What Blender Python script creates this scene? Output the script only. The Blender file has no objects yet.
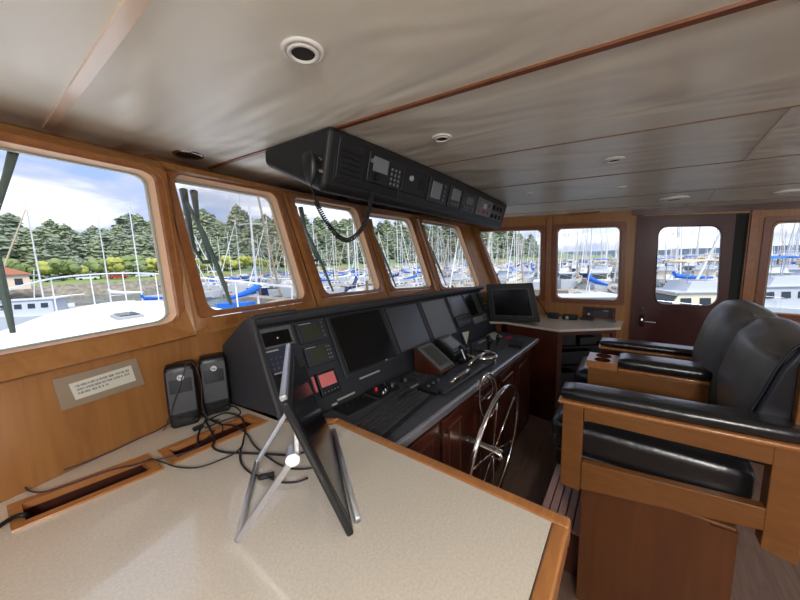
import bpy, bmesh, math, random
from math import sin, cos, tan, pi, radians, sqrt, atan2
from mathutils import Vector as V, Matrix, noise
from mathutils.geometry import tessellate_polygon
random.seed(7)
COL = bpy.context.scene.collection
SC = bpy.context.scene

# ------------------------------------------------------------------ camera
FPX = 302.0
YAW, PITCH, ROLL, EYE = radians(37.5), radians(7.6), radians(-1.9), V((0, 0, 1.55))
fwd = V((cos(YAW)*cos(PITCH), sin(YAW)*cos(PITCH), -sin(PITCH)))
r0 = V((sin(YAW), -cos(YAW), 0)); u0 = r0.cross(fwd)
rgt = r0*cos(ROLL) + u0*sin(ROLL); upv = u0*cos(ROLL) - r0*sin(ROLL)
cd = bpy.data.cameras.new('camera'); cam = bpy.data.objects.new('camera', cd); COL.objects.link(cam)
cam.matrix_world = Matrix(((rgt.x, upv.x, -fwd.x, EYE.x), (rgt.y, upv.y, -fwd.y, EYE.y), (rgt.z, upv.z, -fwd.z, EYE.z), (0, 0, 0, 1)))
cd.sensor_width = 36; cd.lens = FPX/800*36; cd.clip_start = .02; cd.clip_end = 3000
SC.camera = cam

def sight(x, y, n, p0):
    """the point where the plane through p0 with normal n is met, measured from a photo position"""
    d = fwd + rgt*((x-400)/FPX) + upv*((300-y)/FPX); n = V(n); p0 = V(p0)
    return EYE + d*(((p0-EYE).dot(n))/d.dot(n))
def onz(x, y, z): return sight(x, y, (0, 0, 1), (0, 0, z))
def onx(x, y, X): return sight(x, y, (1, 0, 0), (X, 0, 0))

# ------------------------------------------------------------------ materials
def lin(c):
    f = lambda v: (v/255/12.92) if v/255 <= .04045 else ((v/255+.055)/1.055)**2.4
    return (f(c[0]), f(c[1]), f(c[2]), 1)
MATS = {}
def mat(name, rgb, rough=.5, metal=0, spec=.5, coat=0, coat_rough=.1, bump=None, mix=None, grain=None, emit=None, alpha=None):
    m = bpy.data.materials.new(name); m.use_nodes = True; nt = m.node_tree; N = nt.nodes; L = nt.links
    b = N['Principled BSDF']; b.inputs['Base Color'].default_value = lin(rgb); b.inputs['Roughness'].default_value = rough
    b.inputs['Metallic'].default_value = metal; b.inputs['Specular IOR Level'].default_value = spec
    b.inputs['Coat Weight'].default_value = coat; b.inputs['Coat Roughness'].default_value = coat_rough
    tc = N.new('ShaderNodeTexCoord')
    if grain:   # (second colour, stretch vector, scale) : wood grain
        mp = N.new('ShaderNodeMapping'); mp.inputs['Scale'].default_value = grain[1]
        ns = N.new('ShaderNodeTexNoise'); ns.inputs['Scale'].default_value = grain[2]; ns.inputs['Detail'].default_value = 6; ns.inputs['Distortion'].default_value = 1.2
        cr = N.new('ShaderNodeValToRGB'); cr.color_ramp.elements[0].position = .3; cr.color_ramp.elements[1].position = .7
        cr.color_ramp.elements[0].color = lin(rgb); cr.color_ramp.elements[1].color = lin(grain[0])
        L.new(tc.outputs['Object'], mp.inputs['Vector']); L.new(mp.outputs[0], ns.inputs['Vector']); L.new(ns.outputs['Fac'], cr.inputs['Fac']); L.new(cr.outputs[0], b.inputs['Base Color'])
    if mix:     # (second colour, scale, lo, hi) : speckle
        ns = N.new('ShaderNodeTexNoise'); ns.inputs['Scale'].default_value = mix[1]; ns.inputs['Detail'].default_value = 4
        cr = N.new('ShaderNodeValToRGB'); cr.color_ramp.elements[0].position = mix[2]; cr.color_ramp.elements[1].position = mix[3]
        cr.color_ramp.elements[0].color = lin(rgb); cr.color_ramp.elements[1].color = lin(mix[0])
        L.new(tc.outputs['Object'], ns.inputs['Vector']); L.new(ns.outputs['Fac'], cr.inputs['Fac']); L.new(cr.outputs[0], b.inputs['Base Color'])
    if bump:    # (scale, strength, distance[, stretch])
        ns = N.new('ShaderNodeTexNoise'); ns.inputs['Scale'].default_value = bump[0]; ns.inputs['Detail'].default_value = 3
        mp = N.new('ShaderNodeMapping'); mp.inputs['Scale'].default_value = bump[3] if len(bump) > 3 else (1, 1, 1)
        bp = N.new('ShaderNodeBump'); bp.inputs['Strength'].default_value = bump[1]; bp.inputs['Distance'].default_value = bump[2]
        L.new(tc.outputs['Object'], mp.inputs['Vector']); L.new(mp.outputs[0], ns.inputs['Vector']); L.new(ns.outputs['Fac'], bp.inputs['Height']); L.new(bp.outputs[0], b.inputs['Normal'])
    if emit: b.inputs['Emission Color'].default_value = lin(rgb); b.inputs['Emission Strength'].default_value = emit
    MATS[name] = m; return m
mat('teak_panel', (146, 96, 48), .42, grain=((166, 114, 60), (9, 9, .7), 3), coat=.25, coat_rough=.25)
mat('teak_frame', (138, 84, 46), .38, grain=((158, 102, 58), (4, 4, 4), 4), coat=.3, coat_rough=.2)
mat('teak_trim', (168, 108, 58), .32, grain=((184, 126, 74), (2, 12, 2), 5), coat=.4, coat_rough=.12)
mat('teak_side', (124, 78, 38), .4, grain=((138, 90, 46), (.8, 2.0, 9), 3), coat=.25, coat_rough=.2)
mat('mahogany', (66, 28, 15), .35, grain=((80, 36, 20), (8, 8, .8), 3), coat=.3, coat_rough=.2)
mat('door_wood', (64, 20, 13), .45, grain=((72, 25, 17), (8, 8, .8), 3), coat=.1, coat_rough=.2)
mat('well_wood', (62, 22, 12), .5)
mat('lining', (230, 184, 142), .4)  # teak paled to stand for daylight falling on the window reveals
mat('gasket', (150, 170, 164), .4)
mat('dark_recess', (38, 22, 16), .7)
mat('teak_pedestal', (98, 56, 30), .4, grain=((112, 68, 36), (6, 6, .6), 3), coat=.2)
mat('teak_dark', (112, 62, 34), .38, grain=((128, 74, 42), (4, 4, 4), 4), coat=.3, coat_rough=.2)
mat('dark_gap', (20, 26, 26), .7)
def vinyl():
    m = mat('vinyl', (232, 228, 214), .36, spec=.45)
    nt = m.node_tree; N = nt.nodes; L = nt.links; b = N['Principled BSDF']; tc = N.new('ShaderNodeTexCoord')
    mp = N.new('ShaderNodeMapping'); mp.inputs['Scale'].default_value = (.9, .45, 1); mp.inputs['Rotation'].default_value = (0, 0, radians(28))
    w = N.new('ShaderNodeTexNoise'); w.inputs['Scale'].default_value = 3.4; w.inputs['Detail'].default_value = 2; w.inputs['Distortion'].default_value = .9
    mp2 = N.new('ShaderNodeMapping'); mp2.inputs['Scale'].default_value = (4.2, .5, 1); mp2.inputs['Rotation'].default_value = (0, 0, radians(20))
    w2 = N.new('ShaderNodeTexNoise'); w2.inputs['Scale'].default_value = 2.2; w2.inputs['Detail'].default_value = 1.2
    add = N.new('ShaderNodeMath'); add.operation = 'ADD'
    # the cloth is creased where it was stretched near the front edge
    sep = N.new('ShaderNodeSeparateXYZ'); mr = N.new('ShaderNodeMapRange'); mr.inputs['From Min'].default_value = .55; mr.inputs['From Max'].default_value = 1.6
    mul = N.new('ShaderNodeMath'); mul.operation = 'MULTIPLY'
    bp = N.new('ShaderNodeBump'); bp.inputs['Strength'].default_value = .6; bp.inputs['Distance'].default_value = .04
    L.new(tc.outputs['Object'], mp.inputs[0]); L.new(mp.outputs[0], w.inputs[0]); L.new(tc.outputs['Object'], mp2.inputs[0]); L.new(mp2.outputs[0], w2.inputs[0])
    L.new(tc.outputs['Object'], sep.inputs[0]); L.new(sep.outputs['Y'], mr.inputs['Value'])
    L.new(w2.outputs['Fac'], mul.inputs[0]); L.new(mr.outputs[0], mul.inputs[1])
    L.new(w.outputs['Fac'], add.inputs[0]); L.new(mul.outputs[0], add.inputs[1]); L.new(add.outputs[0], bp.inputs['Height']); L.new(bp.outputs[0], b.inputs['Normal'])
vinyl()
mat('seam', (120, 92, 74), .6)
mat('seam_light', (225, 215, 205), .4)
mat('batten_pale', (228, 204, 182), .3, coat=.3)
mat('laminate', (212, 203, 188), .2, mix=((224, 216, 202), 180, .35, .65), spec=.6, coat=1.0, coat_rough=.03)
mat('laminate_side', (196, 184, 162), .3)
mat('floor_wood', (104, 82, 70), .45, grain=((128, 104, 88), (1, 14, 1), 4))
mat('console_vinyl', (58, 58, 62), .55, spec=.4, bump=(420, .2, .001))
mat('box_vinyl', (31, 31, 32), .5, spec=.4, bump=(420, .2, .001))
mat('console_face', (74, 77, 84), .5, spec=.4)
mat('black_plastic', (22, 23, 25), .38)
mat('black_matte', (14, 15, 16), .6)
mat('key_plastic', (66, 67, 71), .4)
mat('screen', (7, 8, 10), .16, spec=.5)
mat('screen_matte', (30, 31, 34), .4, spec=1.0, coat=1.0, coat_rough=.35)
mat('screen_pale_reflection', (104, 106, 108), .45, spec=.8)  # soft window reflection put into the base grey of the screen
mat('lcd', (58, 62, 48), .3)
mat('lcd_grey', (120, 126, 130), .25)
mat('bezel', (50, 52, 56), .4)
mat('bezel_light', (96, 98, 100), .4)
mat('navy_panel', (44, 48, 66), .45)
mat('pink_note', (226, 120, 122), .7)
mat('red_card', (206, 40, 60), .6)
mat('paper', (214, 212, 200), .7)
mat('plaque_grey', (150, 132, 112), .55)
mat('label_tape', (176, 178, 176), .5)
mat('ink', (50, 48, 46), .7)
mat('white_paint', (230, 228, 222), .4)
mat('button', (120, 122, 120), .5)
mat('chrome', (220, 216, 212), .12, metal=1)
mat('brushed', (188, 190, 196), .3, metal=1)
mat('aluminium', (206, 208, 214), .34, metal=.8)
mat('rubber', (26, 24, 28), .5)
mat('cable_purple', (58, 46, 58), .45)
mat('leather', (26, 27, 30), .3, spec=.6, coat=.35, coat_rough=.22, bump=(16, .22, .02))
mat('leather_back', (82, 81, 79), .42, spec=.8, coat=.4, coat_rough=.35, bump=(6, .25, .04))  # black leather greyed to stand for gloss reflections on the backrests
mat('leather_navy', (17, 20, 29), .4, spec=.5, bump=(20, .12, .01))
mat('grating', (196, 150, 140), .35)
mat('gelcoat', (194, 199, 208), .35)
mat('deck_tan', (168, 158, 144), .7)
mat('deck_white', (246, 246, 246), .4)
mat('gelcoat_grey', (206, 210, 214), .4)
mat('cream', (232, 222, 198), .45)
mat('blue_canvas', (28, 104, 206), .8)
mat('navy_canvas', (40, 52, 100), .8)
mat('tan_canvas', (196, 178, 150), .8)
mat('white_canvas', (232, 232, 228), .8)
mat('orange_canvas', (236, 146, 52), .8)
mat('red_canvas', (200, 50, 50), .8)
mat('dark_glass', (50, 58, 66), .15)
mat('mast_alu', (222, 224, 228), .4, metal=.0)
mat('mast_wood', (196, 160, 120), .5)
mat('wire', (150, 152, 156), .5)
mat('hull_navy', (40, 50, 92), .3)
mat('hull_red', (170, 44, 44), .35)
mat('dock', (150, 140, 128), .85)
mat('piling', (112, 96, 82), .9)
mat('steel_rail', (226, 228, 232), .3, metal=.2)
mat('wiper_grey', (96, 112, 106), .45)
mat('lawn', (128, 144, 78), .95, mix=((114, 130, 70), 3, .4, .6))
mat('rock', (140, 132, 118), .95, mix=((108, 102, 92), 1.2, .4, .6))
mat('hill_soil', (116, 132, 102), 1, mix=((98, 118, 90), .2, .4, .6))
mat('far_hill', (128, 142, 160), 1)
mat('conifer', (140, 150, 130), 1, mix=((118, 130, 112), .6, .35, .65))  # green paled to stand for haze over the shore
mat('conifer_b', (148, 156, 128), 1, mix=((126, 138, 112), .6, .35, .65))  # lighter green with the same haze put into its colour
mat('leaf_yellow', (172, 172, 84), 1, mix=((142, 150, 80), .6, .35, .65))
mat('leaf_green', (128, 142, 90), 1, mix=((108, 124, 78), .6, .35, .65))
mat('bark', (98, 80, 66), 1)
mat('house_wall', (226, 206, 184), .8)
mat('house_roof', (196, 128, 104), .8)
mat('asphalt', (120, 120, 122), .9)
def water():
    m = mat('water', (84, 98, 104), .12, spec=.5)
    nt = m.node_tree; N = nt.nodes; L = nt.links; tc = N.new('ShaderNodeTexCoord'); ns = N.new('ShaderNodeTexNoise'); ns.inputs['Scale'].default_value = 1.6; ns.inputs['Detail'].default_value = 4
    bp = N.new('ShaderNodeBump'); bp.inputs['Strength'].default_value = .5; bp.inputs['Distance'].default_value = .12
    L.new(tc.outputs['Object'], ns.inputs[0]); L.new(ns.outputs['Fac'], bp.inputs['Height']); L.new(bp.outputs[0], N['Principled BSDF'].inputs['Normal'])
water()
def glass():
    m = bpy.data.materials.new('glass'); m.use_nodes = True; nt = m.node_tree; N = nt.nodes; L = nt.links
    N.remove(N['Principled BSDF']); t = N.new('ShaderNodeBsdfTransparent'); t.inputs[0].default_value = (.95, .97, .96, 1)
    g = N.new('ShaderNodeBsdfGlossy'); g.inputs['Roughness'].default_value = .02; fr = N.new('ShaderNodeFresnel'); fr.inputs[0].default_value = 1.45
    mx = N.new('ShaderNodeMixShader'); sc = N.new('ShaderNodeMath'); sc.operation = 'MULTIPLY'; sc.inputs[1].default_value = .3
    L.new(fr.outputs[0], sc.inputs[0]); L.new(sc.outputs[0], mx.inputs[0]); L.new(t.outputs[0], mx.inputs[1]); L.new(g.outputs[0], mx.inputs[2]); L.new(mx.outputs[0], N['Material Output'].inputs[0])
    MATS['glass'] = m
glass()

# ------------------------------------------------------------------ object helpers
def tag(o, label=None, cat=None, group=None, kind=None):
    if label: o['label'] = label
    if cat: o['category'] = cat
    if group: o['group'] = group
    if kind: o['kind'] = kind
    return o
def empty(name, loc, label=None, cat=None, group=None):
    o = bpy.data.objects.new(name, None); COL.objects.link(o); o.location = loc; o.empty_display_size = .05
    return tag(o, label, cat, group)
class MB:
    def __init__(s): s.v = []; s.f = []
    def add(s, vs, fs):
        b = len(s.v); s.v += [V(p) for p in vs]; s.f += [tuple(i+b for i in f) for f in fs]; return s
    def box(s, a, b):
        x0, y0, z0 = a; x1, y1, z1 = b
        return s.add([(x0,y0,z0),(x1,y0,z0),(x1,y1,z0),(x0,y1,z0),(x0,y0,z1),(x1,y0,z1),(x1,y1,z1),(x0,y1,z1)],
                     [(0,3,2,1),(4,5,6,7),(0,1,5,4),(1,2,6,5),(2,3,7,6),(3,0,4,7)])
    def obox(s, o, a, b, c):
        """box with corner o and edge vectors a, b, c"""
        o, a, b, c = V(o), V(a), V(b), V(c)
        return s.add([o, o+a, o+a+b, o+b, o+c, o+a+c, o+a+b+c, o+b+c], [(0,3,2,1),(4,5,6,7),(0,1,5,4),(1,2,6,5),(2,3,7,6),(3,0,4,7)])
    def prism(s, poly, ext):
        n = len(poly); ext = V(ext); P = [V(p) for p in poly]
        return s.add(P+[p+ext for p in P], [tuple(range(n))[::-1], tuple(range(n, 2*n))]+[(i, (i+1) % n, (i+1) % n+n, i+n) for i in range(n)])
    def loft(s, loops, cap=True):
        n = len(loops[0]); b = []; fs = []
        for l in loops: b += [V(p) for p in l]
        for k in range(len(loops)-1):
            for i in range(n): fs.append((k*n+i, k*n+(i+1) % n, (k+1)*n+(i+1) % n, (k+1)*n+i))
        if cap: fs += [tuple(range(n))[::-1], tuple((len(loops)-1)*n+i for i in range(n))]
        return s.add(b, fs)
    def tube(s, pts, r, n=8, closed=False, smooth=0):
        P = [V(p) for p in pts]
        if smooth and isinstance(r, (list, tuple)):
            m0 = len(r); r = [r[min(int(i/smooth), m0-2)]+(r[min(int(i/smooth), m0-2)+1]-r[min(int(i/smooth), m0-2)])*(i/smooth-min(int(i/smooth), m0-2)) for i in range((m0-1)*smooth+1)]
        if smooth: P = catmull(P, smooth, closed)
        m = len(P); loops = []; nrm = None
        for i in range(m):
            if closed: t = P[(i+1) % m]-P[i-1]
            else: t = P[min(i+1, m-1)]-P[max(i-1, 0)]
            if t.length < 1e-9: t = V((0, 0, 1))
            t.normalize()
            if nrm is None:
                a = V((0, 0, 1)) if abs(t.z) < .9 else V((1, 0, 0)); nrm = a.cross(t).normalized()
            else:
                nrm = (nrm-t*nrm.dot(t)); nrm = nrm.normalized() if nrm.length > 1e-6 else V((1, 0, 0)).cross(t).normalized()
            bi = t.cross(nrm); rr = r[i] if isinstance(r, (list, tuple)) else r
            loops.append([P[i]+nrm*(rr*cos(2*pi*k/n))+bi*(rr*sin(2*pi*k/n)) for k in range(n)])
        if closed: loops.append(loops[0]); return s.loft(loops, False)
        return s.loft(loops)
    def cyl(s, a, b, r, r2=None, n=20): return s.tube([a, b], [r, r if r2 is None else r2], n)
    def build(s, name, m, parent=None, smooth=False, bevel=0, seg=2, label=None, sub=0):
        me = bpy.data.meshes.new(name); me.from_pydata([tuple(p) for p in s.v], [], s.f); me.materials.append(MATS[m])
        bm = bmesh.new(); bm.from_mesh(me); bmesh.ops.recalc_face_normals(bm, faces=bm.faces); bm.to_mesh(me); bm.free()
        o = bpy.data.objects.new(name, me); COL.objects.link(o)
        if smooth or sub:
            for p in me.polygons: p.use_smooth = True
        if bevel:
            b = o.modifiers.new('bevel', 'BEVEL'); b.width = bevel; b.segments = seg; b.limit_method = 'ANGLE'; b.angle_limit = radians(35)
            for p in me.polygons: p.use_smooth = True
            w = o.modifiers.new('wn', 'WEIGHTED_NORMAL')
        if sub: q = o.modifiers.new('sub', 'SUBSURF'); q.levels = sub; q.render_levels = sub
        if parent is not None:
            o.parent = parent
            if parent.type == 'EMPTY': o.matrix_parent_inverse = Matrix.Translation(-parent.location)
        if label: o['label'] = label
        return o
def catmull(P, k, closed=False):
    out = []; n = len(P)
    for i in range(n if closed else n-1):
        g = (lambda j: P[j % n]) if closed else (lambda j: P[max(0, min(n-1, j))])
        a, b, c, d = g(i-1), g(i), g(i+1), g(i+2)
        for q in range(k):
            t = q/k; out.append(.5*((2*b)+(c-a)*t+(2*a-5*b+4*c-d)*t*t+(3*b-a-3*c+d)*t**3))
    if not closed: out.append(P[-1])
    return out
def torus(mb, c, n, r, tr, N=48, m=10, a0=0, a1=2*pi, ry=None):
    n = V(n).normalized(); a = V((0, 0, 1)) if abs(n.z) < .9 else V((1, 0, 0)); e1 = a.cross(n).normalized(); e2 = n.cross(e1); c = V(c); ry = ry or r
    full = abs(a1-a0-2*pi) < 1e-6
    pts = [c+e1*(r*cos(a0+(a1-a0)*i/N))+e2*(ry*sin(a0+(a1-a0)*i/N)) for i in range(N if full else N+1)]
    return mb.tube(pts, tr, m, closed=full)
def bilin(q, u, v): return (V(q[0])*(1-u)+V(q[1])*u)*(1-v)+(V(q[3])*(1-u)+V(q[2])*u)*v
def rquad(q, ru=.1, rv=.1, k=5):
    """closed loop of points round the quad q (bl, br, tr, tl) with rounded corners"""
    out = []
    for cu, cv, a in ((1-ru, rv, -90), (1-ru, 1-rv, 0), (ru, 1-rv, 90), (ru, rv, 180)):
        for i in range(k+1):
            t = radians(a+90*i/k); out.append(bilin(q, cu+ru*cos(t), cv+rv*sin(t)))
    return out
def ring(mb, loops):
    n = len(loops[0]); b = []
    for l in loops: b += l
    return mb.add(b, [(k*n+i, k*n+(i+1) % n, (k+1)*n+(i+1) % n, (k+1)*n+i) for k in range(len(loops)-1) for i in range(n)])
def grow(q, d, dv=None):
    dv = d if dv is None else dv
    q = [V(p) for p in q]; a = (q[1]-q[0]).normalized(); b = (q[3]-q[0]).normalized(); c = (q[2]-q[3]).normalized(); e = (q[2]-q[1]).normalized()
    return [q[0]-a*d-b*dv, q[1]+a*d-e*dv, q[2]+c*d+e*dv, q[3]-c*d+b*dv]
def flat_holes(mb, outer, holes):
    lst = [[V(p) for p in outer]]+[[V(p) for p in h] for h in holes]
    tr = tessellate_polygon(lst); allp = [p for l in lst for p in l]
    return mb.add(allp, [tuple(t) for t in tr])
def rbox(mb, a, b, r=.01, k=3, axis=2):
    """box with rounded vertical edges along axis"""
    ax = [i for i in range(3) if i != axis]; loop = []
    x0, x1, y0, y1 = a[ax[0]], b[ax[0]], a[ax[1]], b[ax[1]]
    for cx, cy, an in ((x1-r, y0+r, -90), (x1-r, y1-r, 0), (x0+r, y1-r, 90), (x0+r, y0+r, 180)):
        for i in range(k+1):
            t = radians(an+90*i/k); p = [0, 0, 0]; p[ax[0]] = cx+r*cos(t); p[ax[1]] = cy+r*sin(t); p[axis] = a[axis]; loop.append(p)
    ext = [0, 0, 0]; ext[axis] = b[axis]-a[axis]
    return mb.prism(loop, ext)

# ================================================================== THE CABIN
def ceil(x, y): return 1.97+.055*y-.015*(x-1.9)**2
XR = 3.6      # starboard wall
# glass of the five front windows: bottom left, bottom right, top right, top left
W = [[(-.40,1.235,1.342), (.37,1.412,1.348), (.377,1.492,1.898), (-.40,1.262,1.880)],
     [(.507,1.415,1.357), (1.043,1.541,1.340), (1.025,1.742,1.935), (.511,1.607,1.915)],
     [(1.210,1.540,1.345), (1.840,1.656,1.310), (1.775,1.822,1.945), (1.177,1.736,1.930)],
     [(2.030,1.651,1.300), (2.608,1.636,1.265), (2.576,1.853,1.930), (1.997,1.866,1.930)],
     [(2.736,1.559,1.245), (3.330,1.419,1.205), (3.288,1.660,1.885), (2.688,1.769,1.920)]]
W = [[V(p) for p in q] for q in W]
for q in W[1:]: q[0].x -= .012; q[3].x -= .024; q[3].z += .012; q[2].z += .010
# boundary lines between the facets
bb, bt = [(-1.0, 1.06, 1.342)], [(-1.0, 1.10, 1.875)]
for i in range(4):
    bb.append((V(W[i][1])+V(W[i+1][0]))/2); bt.append((V(W[i][2])+V(W[i+1][3]))/2)
bb.append(V((XR, 1.31, 1.19))); bt.append(V((XR, 1.58, 1.87)))
bb = [V(p) for p in bb]; bt = [V(p) for p in bt]
inw = V((0, -.035, 0)); bb = [p+inw for p in bb]; bt = [p+inw for p in bt]
bb[5] = V((XR, 1.30, 1.19)); bt[5] = V((XR, 1.565, 1.87))
lo, hi, mid = [], [], []
for p, q in zip(bb, bt):
    d = (q-p)/(q.z-p.z); lo.append(p-d*.075); mid.append(q+d*.040); t = q.copy()
    for _ in range(6): t = q+d*(ceil(t.x, t.y)+.004-q.z)
    if p.x < 3.5: t = t+V((0, .045, .003))
    hi.append(t)
for t, y_ in zip(hi, (1.19, 1.71, 1.975, 2.17, 2.14, 1.74)): t.y = y_; t.z = ceil(t.x, t.y)+.005
low2 = [V((p.x, p.y+g_, p.z)) for p, g_ in zip(lo, (.05, .05, .03, .02, .02, .0))]
fw = MB()
FR = []
for i in range(5):
    facet = [lo[i], lo[i+1], mid[i+1], mid[i]]; fw.add([mid[i], mid[i+1], hi[i+1], hi[i]], [(0, 1, 2, 3)])
    g = [p+inw for p in grow(W[i], .036, .018)]; FR.append(g)
    ring(fw, [rquad(facet, .002, .002), rquad(g, .09, .09)])
for i in range(5):   # panelling below the windows down to the sole
    a, b = low2[i], low2[i+1]; fw.add([lo[i], lo[i+1], b, a, (b.x, b.y, 0), (a.x, a.y, 0)], [(0, 1, 2, 3), (3, 2, 4, 5)])
wall_front = fw.build('wall_front', 'teak_panel'); tag(wall_front, kind='structure')
so = wall_front.modifiers.new('solid', 'SOLIDIFY'); so.thickness = .02; so.offset = -1
# make sure the panelling grows outwards
me = wall_front.data
if sum((p.normal.y*p.area) for p in me.polygons) > 0: me.flip_normals()
def window(n, q, out, cr=.1, fmat='teak_frame', parent=None, name='frame', grow_by=.05, depth=.035):
    """frame with a lining going outwards and a pane"""
    q = [V(p) for p in q]; out = V(out).normalized()
    st = lambda loop, d: [p+out*d for p in loop]
    g = grow(q, grow_by, grow_by if depth == 0 else .027); e = .09
    L0 = rquad(g, .03, .03); L2 = rquad(q, cr, cr)
    root = parent
    if root is None:
        root = empty('window_%d' % n, (q[0]+q[1])/2); tag(root, kind='structure')
    f0 = -depth
    gi = rquad(grow(q, .006), cr, cr)
    mb = MB(); ring(mb, [st(L0, f0+.004), st(L0, f0-.012), st(rquad(grow(q, .013), cr, cr), f0-.012), st(gi, f0-.006)])
    fr = mb.build('frame', fmat, root)
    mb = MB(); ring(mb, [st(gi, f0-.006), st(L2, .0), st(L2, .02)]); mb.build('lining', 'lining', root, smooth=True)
    mg = MB(); L3 = rquad(grow(q, -.004), cr, cr); ring(mg, [st(L2, -.004), st(L3, -.004), st(L3, .004), st(L2, .004)]); mg.build('gasket', 'gasket', root)
    mp = MB(); mp.add(st(L2, .001), [tuple(range(len(L2)))]); mp.build('pane', 'glass', root)
    return root
for i in range(5):
    q = [V(p) for p in W[i]]; nrm = (q[1]-q[0]).cross(q[3]-q[0]).normalized()
    if nrm.y < 0: nrm = -nrm
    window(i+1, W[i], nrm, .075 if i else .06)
# cover battens that hide the joints between the window facets
for i in range(1, 5):
    a, b = lo[i], mid[i]; d = V((0, -.006, 0)); mb = MB()
    mb.obox(a+V((-.0025, -.004, 0)), V((.005, 0, 0)), V((0, .008, 0)), (b-a)*.985); mb.build('trim_%d' % i, 'mahogany')
    tag(bpy.data.objects['trim_%d' % i], kind='structure')
mb = MB()   # corner post between the front and the starboard side
mb.loft([[p+V((-.05, 0, 0)), p+V((0, 0, 0)), p+V((0, -.07, 0)), p+V((-.045, -.06, 0))] for p in (V((XR, lo[5].y, 0)), lo[5], mid[5], hi[5])])
mb.build('trim_5', 'teak_frame'); tag(bpy.data.objects['trim_5'], kind='structure')

# starboard wall with two windows, the door opening and a third window
WA = [(XR,1.182,1.128), (XR,.793,1.097), (XR,.802,1.819), (XR,1.547,1.857)]
WB = [(XR,.622,1.085), (XR,.086,1.090), (XR,.105,1.789), (XR,.636,1.815)]
WC = [(XR,-.846,1.046), (XR,-1.42,1.03), (XR,-1.40,1.70), (XR,-.846,1.733)]
DO = [(XR,-.045,.10), (XR,-.715,.10), (XR,-.715,1.822), (XR,-.045,1.875)]
zc = lambda y: ceil(XR, y)+.004
hole = lambda q, r=.1: rquad(grow(q, .03), r, r)
mb = MB(); flat_holes(mb, [(XR,1.305,0), (XR,-2.6,0), (XR,-2.6,zc(-2.6)), (XR,1.74,zc(1.74)), (XR,1.60,1.93), (XR,1.31,1.19)], [hole(WA), hole(WB), hole(WC), DO])
w = mb.build('wall_right', 'teak_panel'); tag(w, kind='structure')
so = w.modifiers.new('solid', 'SOLIDIFY'); so.thickness = .04
if w.data.polygons[0].normal.x > 0: w.data.flip_normals()
so.offset = -1
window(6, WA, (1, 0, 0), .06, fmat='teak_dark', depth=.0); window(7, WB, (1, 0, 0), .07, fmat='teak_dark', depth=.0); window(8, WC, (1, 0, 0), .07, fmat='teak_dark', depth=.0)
for k, (y, wd) in enumerate(((.745-.03, .05), (-.745, .045))):
    mb = MB(); mb.box((XR-.022, y-wd/2, .9 if k == 0 else 0), (XR-.001, y+wd/2, zc(y)-.01)); mb.build('trim_%d' % (6+k), 'teak_frame', bevel=.003); tag(bpy.data.objects['trim_%d' % (6+k)], kind='structure')
mb = MB(); mb.prism([(XR-.03, .02, 1.885), (XR-.03, -2.6, 1.73), (XR-.03, -2.6, zc(-2.6)), (XR-.03, .02, zc(.02)-.002)], (.028, 0, 0)); mb.build('trim_8', 'mahogany'); tag(bpy.data.objects['trim_8'], kind='structure')
mb = MB(); mb.box((XR-.02, -.062, 0), (XR+.045, -.02, 1.90)); mb.build('trim_9', 'door_wood'); tag(bpy.data.objects['trim_9'], kind='structure')
# door
dr = empty('door_1', (XR+.02, -.36, .1)); tag(dr, kind='structure')
DW = [(XR+.01,-.192,1.069), (XR+.01,-.591,1.077), (XR+.01,-.570,1.736), (XR+.01,-.177,1.764)]
for p in range(4): DW[p] = (DW[p][0], DW[p][1]*1.003, DW[p][2])
mb = MB(); loop = rquad(DW, .16, .12)
flat_holes(mb, [(XR+.01,-.047,.1), (XR+.01,-.66,.1), (XR+.01,-.645,1.83), (XR+.01,-.047,1.872)], [loop])
dp = mb.build('door_leaf', 'door_wood', dr); so = dp.modifiers.new('solid', 'SOLIDIFY'); so.thickness = .035; so.offset = -1
if dp.data.polygons[0].normal.x > 0: dp.data.flip_normals()
mb = MB(); ring(mb, [[p+V((-.003, 0, 0)) for p in rquad(grow(DW, .008), .16, .12)], [p+V((-.006, 0, 0)) for p in loop], [p+V((.035, 0, 0)) for p in loop]]); mb.build('window_trim', 'door_wood', dr)
mb = MB(); mb.add([p+V((.03, 0, 0)) for p in loop], [tuple(range(len(loop)))]); mb.build('pane', 'glass', dr)
mb = MB()
for k in range(14):
    u = (k+.5)/14; p = bilin(grow(DW, .045), u, 0 if k % 2 else 1)+V((-.002, 0, 0)); mb.cyl(p, p+V((-.002, 0, 0)), .004, n=8)
for k in range(8):
    for uu in (0, 1):
        p = bilin(grow(DW, .045), uu, (k+.5)/8)+V((-.002, 0, 0)); mb.cyl(p, p+V((-.002, 0, 0)), .004, n=8)
mb.build('screw_heads', 'mahogany', dr); 
mb = MB(); hy, hz = -.105, .905
rbox(mb, (XR-.002, hy-.018, hz-.06), (XR+.006, hy+.018, hz+.06), .004, axis=0); hp = mb.build('handle_plate', 'chrome', dr)
mb = MB(); mb.cyl((XR-.002, hy, hz), (XR-.045, hy, hz), .008); mb.tube([(XR-.045, hy, hz), (XR-.05, hy-.03, hz), (XR-.045, hy-.10, hz-.004)], .007, 10, smooth=4); mb.build('handle', 'chrome', hp)
mb = MB(); mb.cyl((XR+.004, hy, hz+.12), (XR-.02, hy, hz+.12), .014); mb.build('lock_knob', 'chrome', dr)
mb = MB(); mb.box((XR+.02, -.72, .1), (XR+.05, -.64, 1.83)); mb.build('trim_10', 'dark_gap'); tag(bpy.data.objects['trim_10'], kind='structure')

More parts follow.
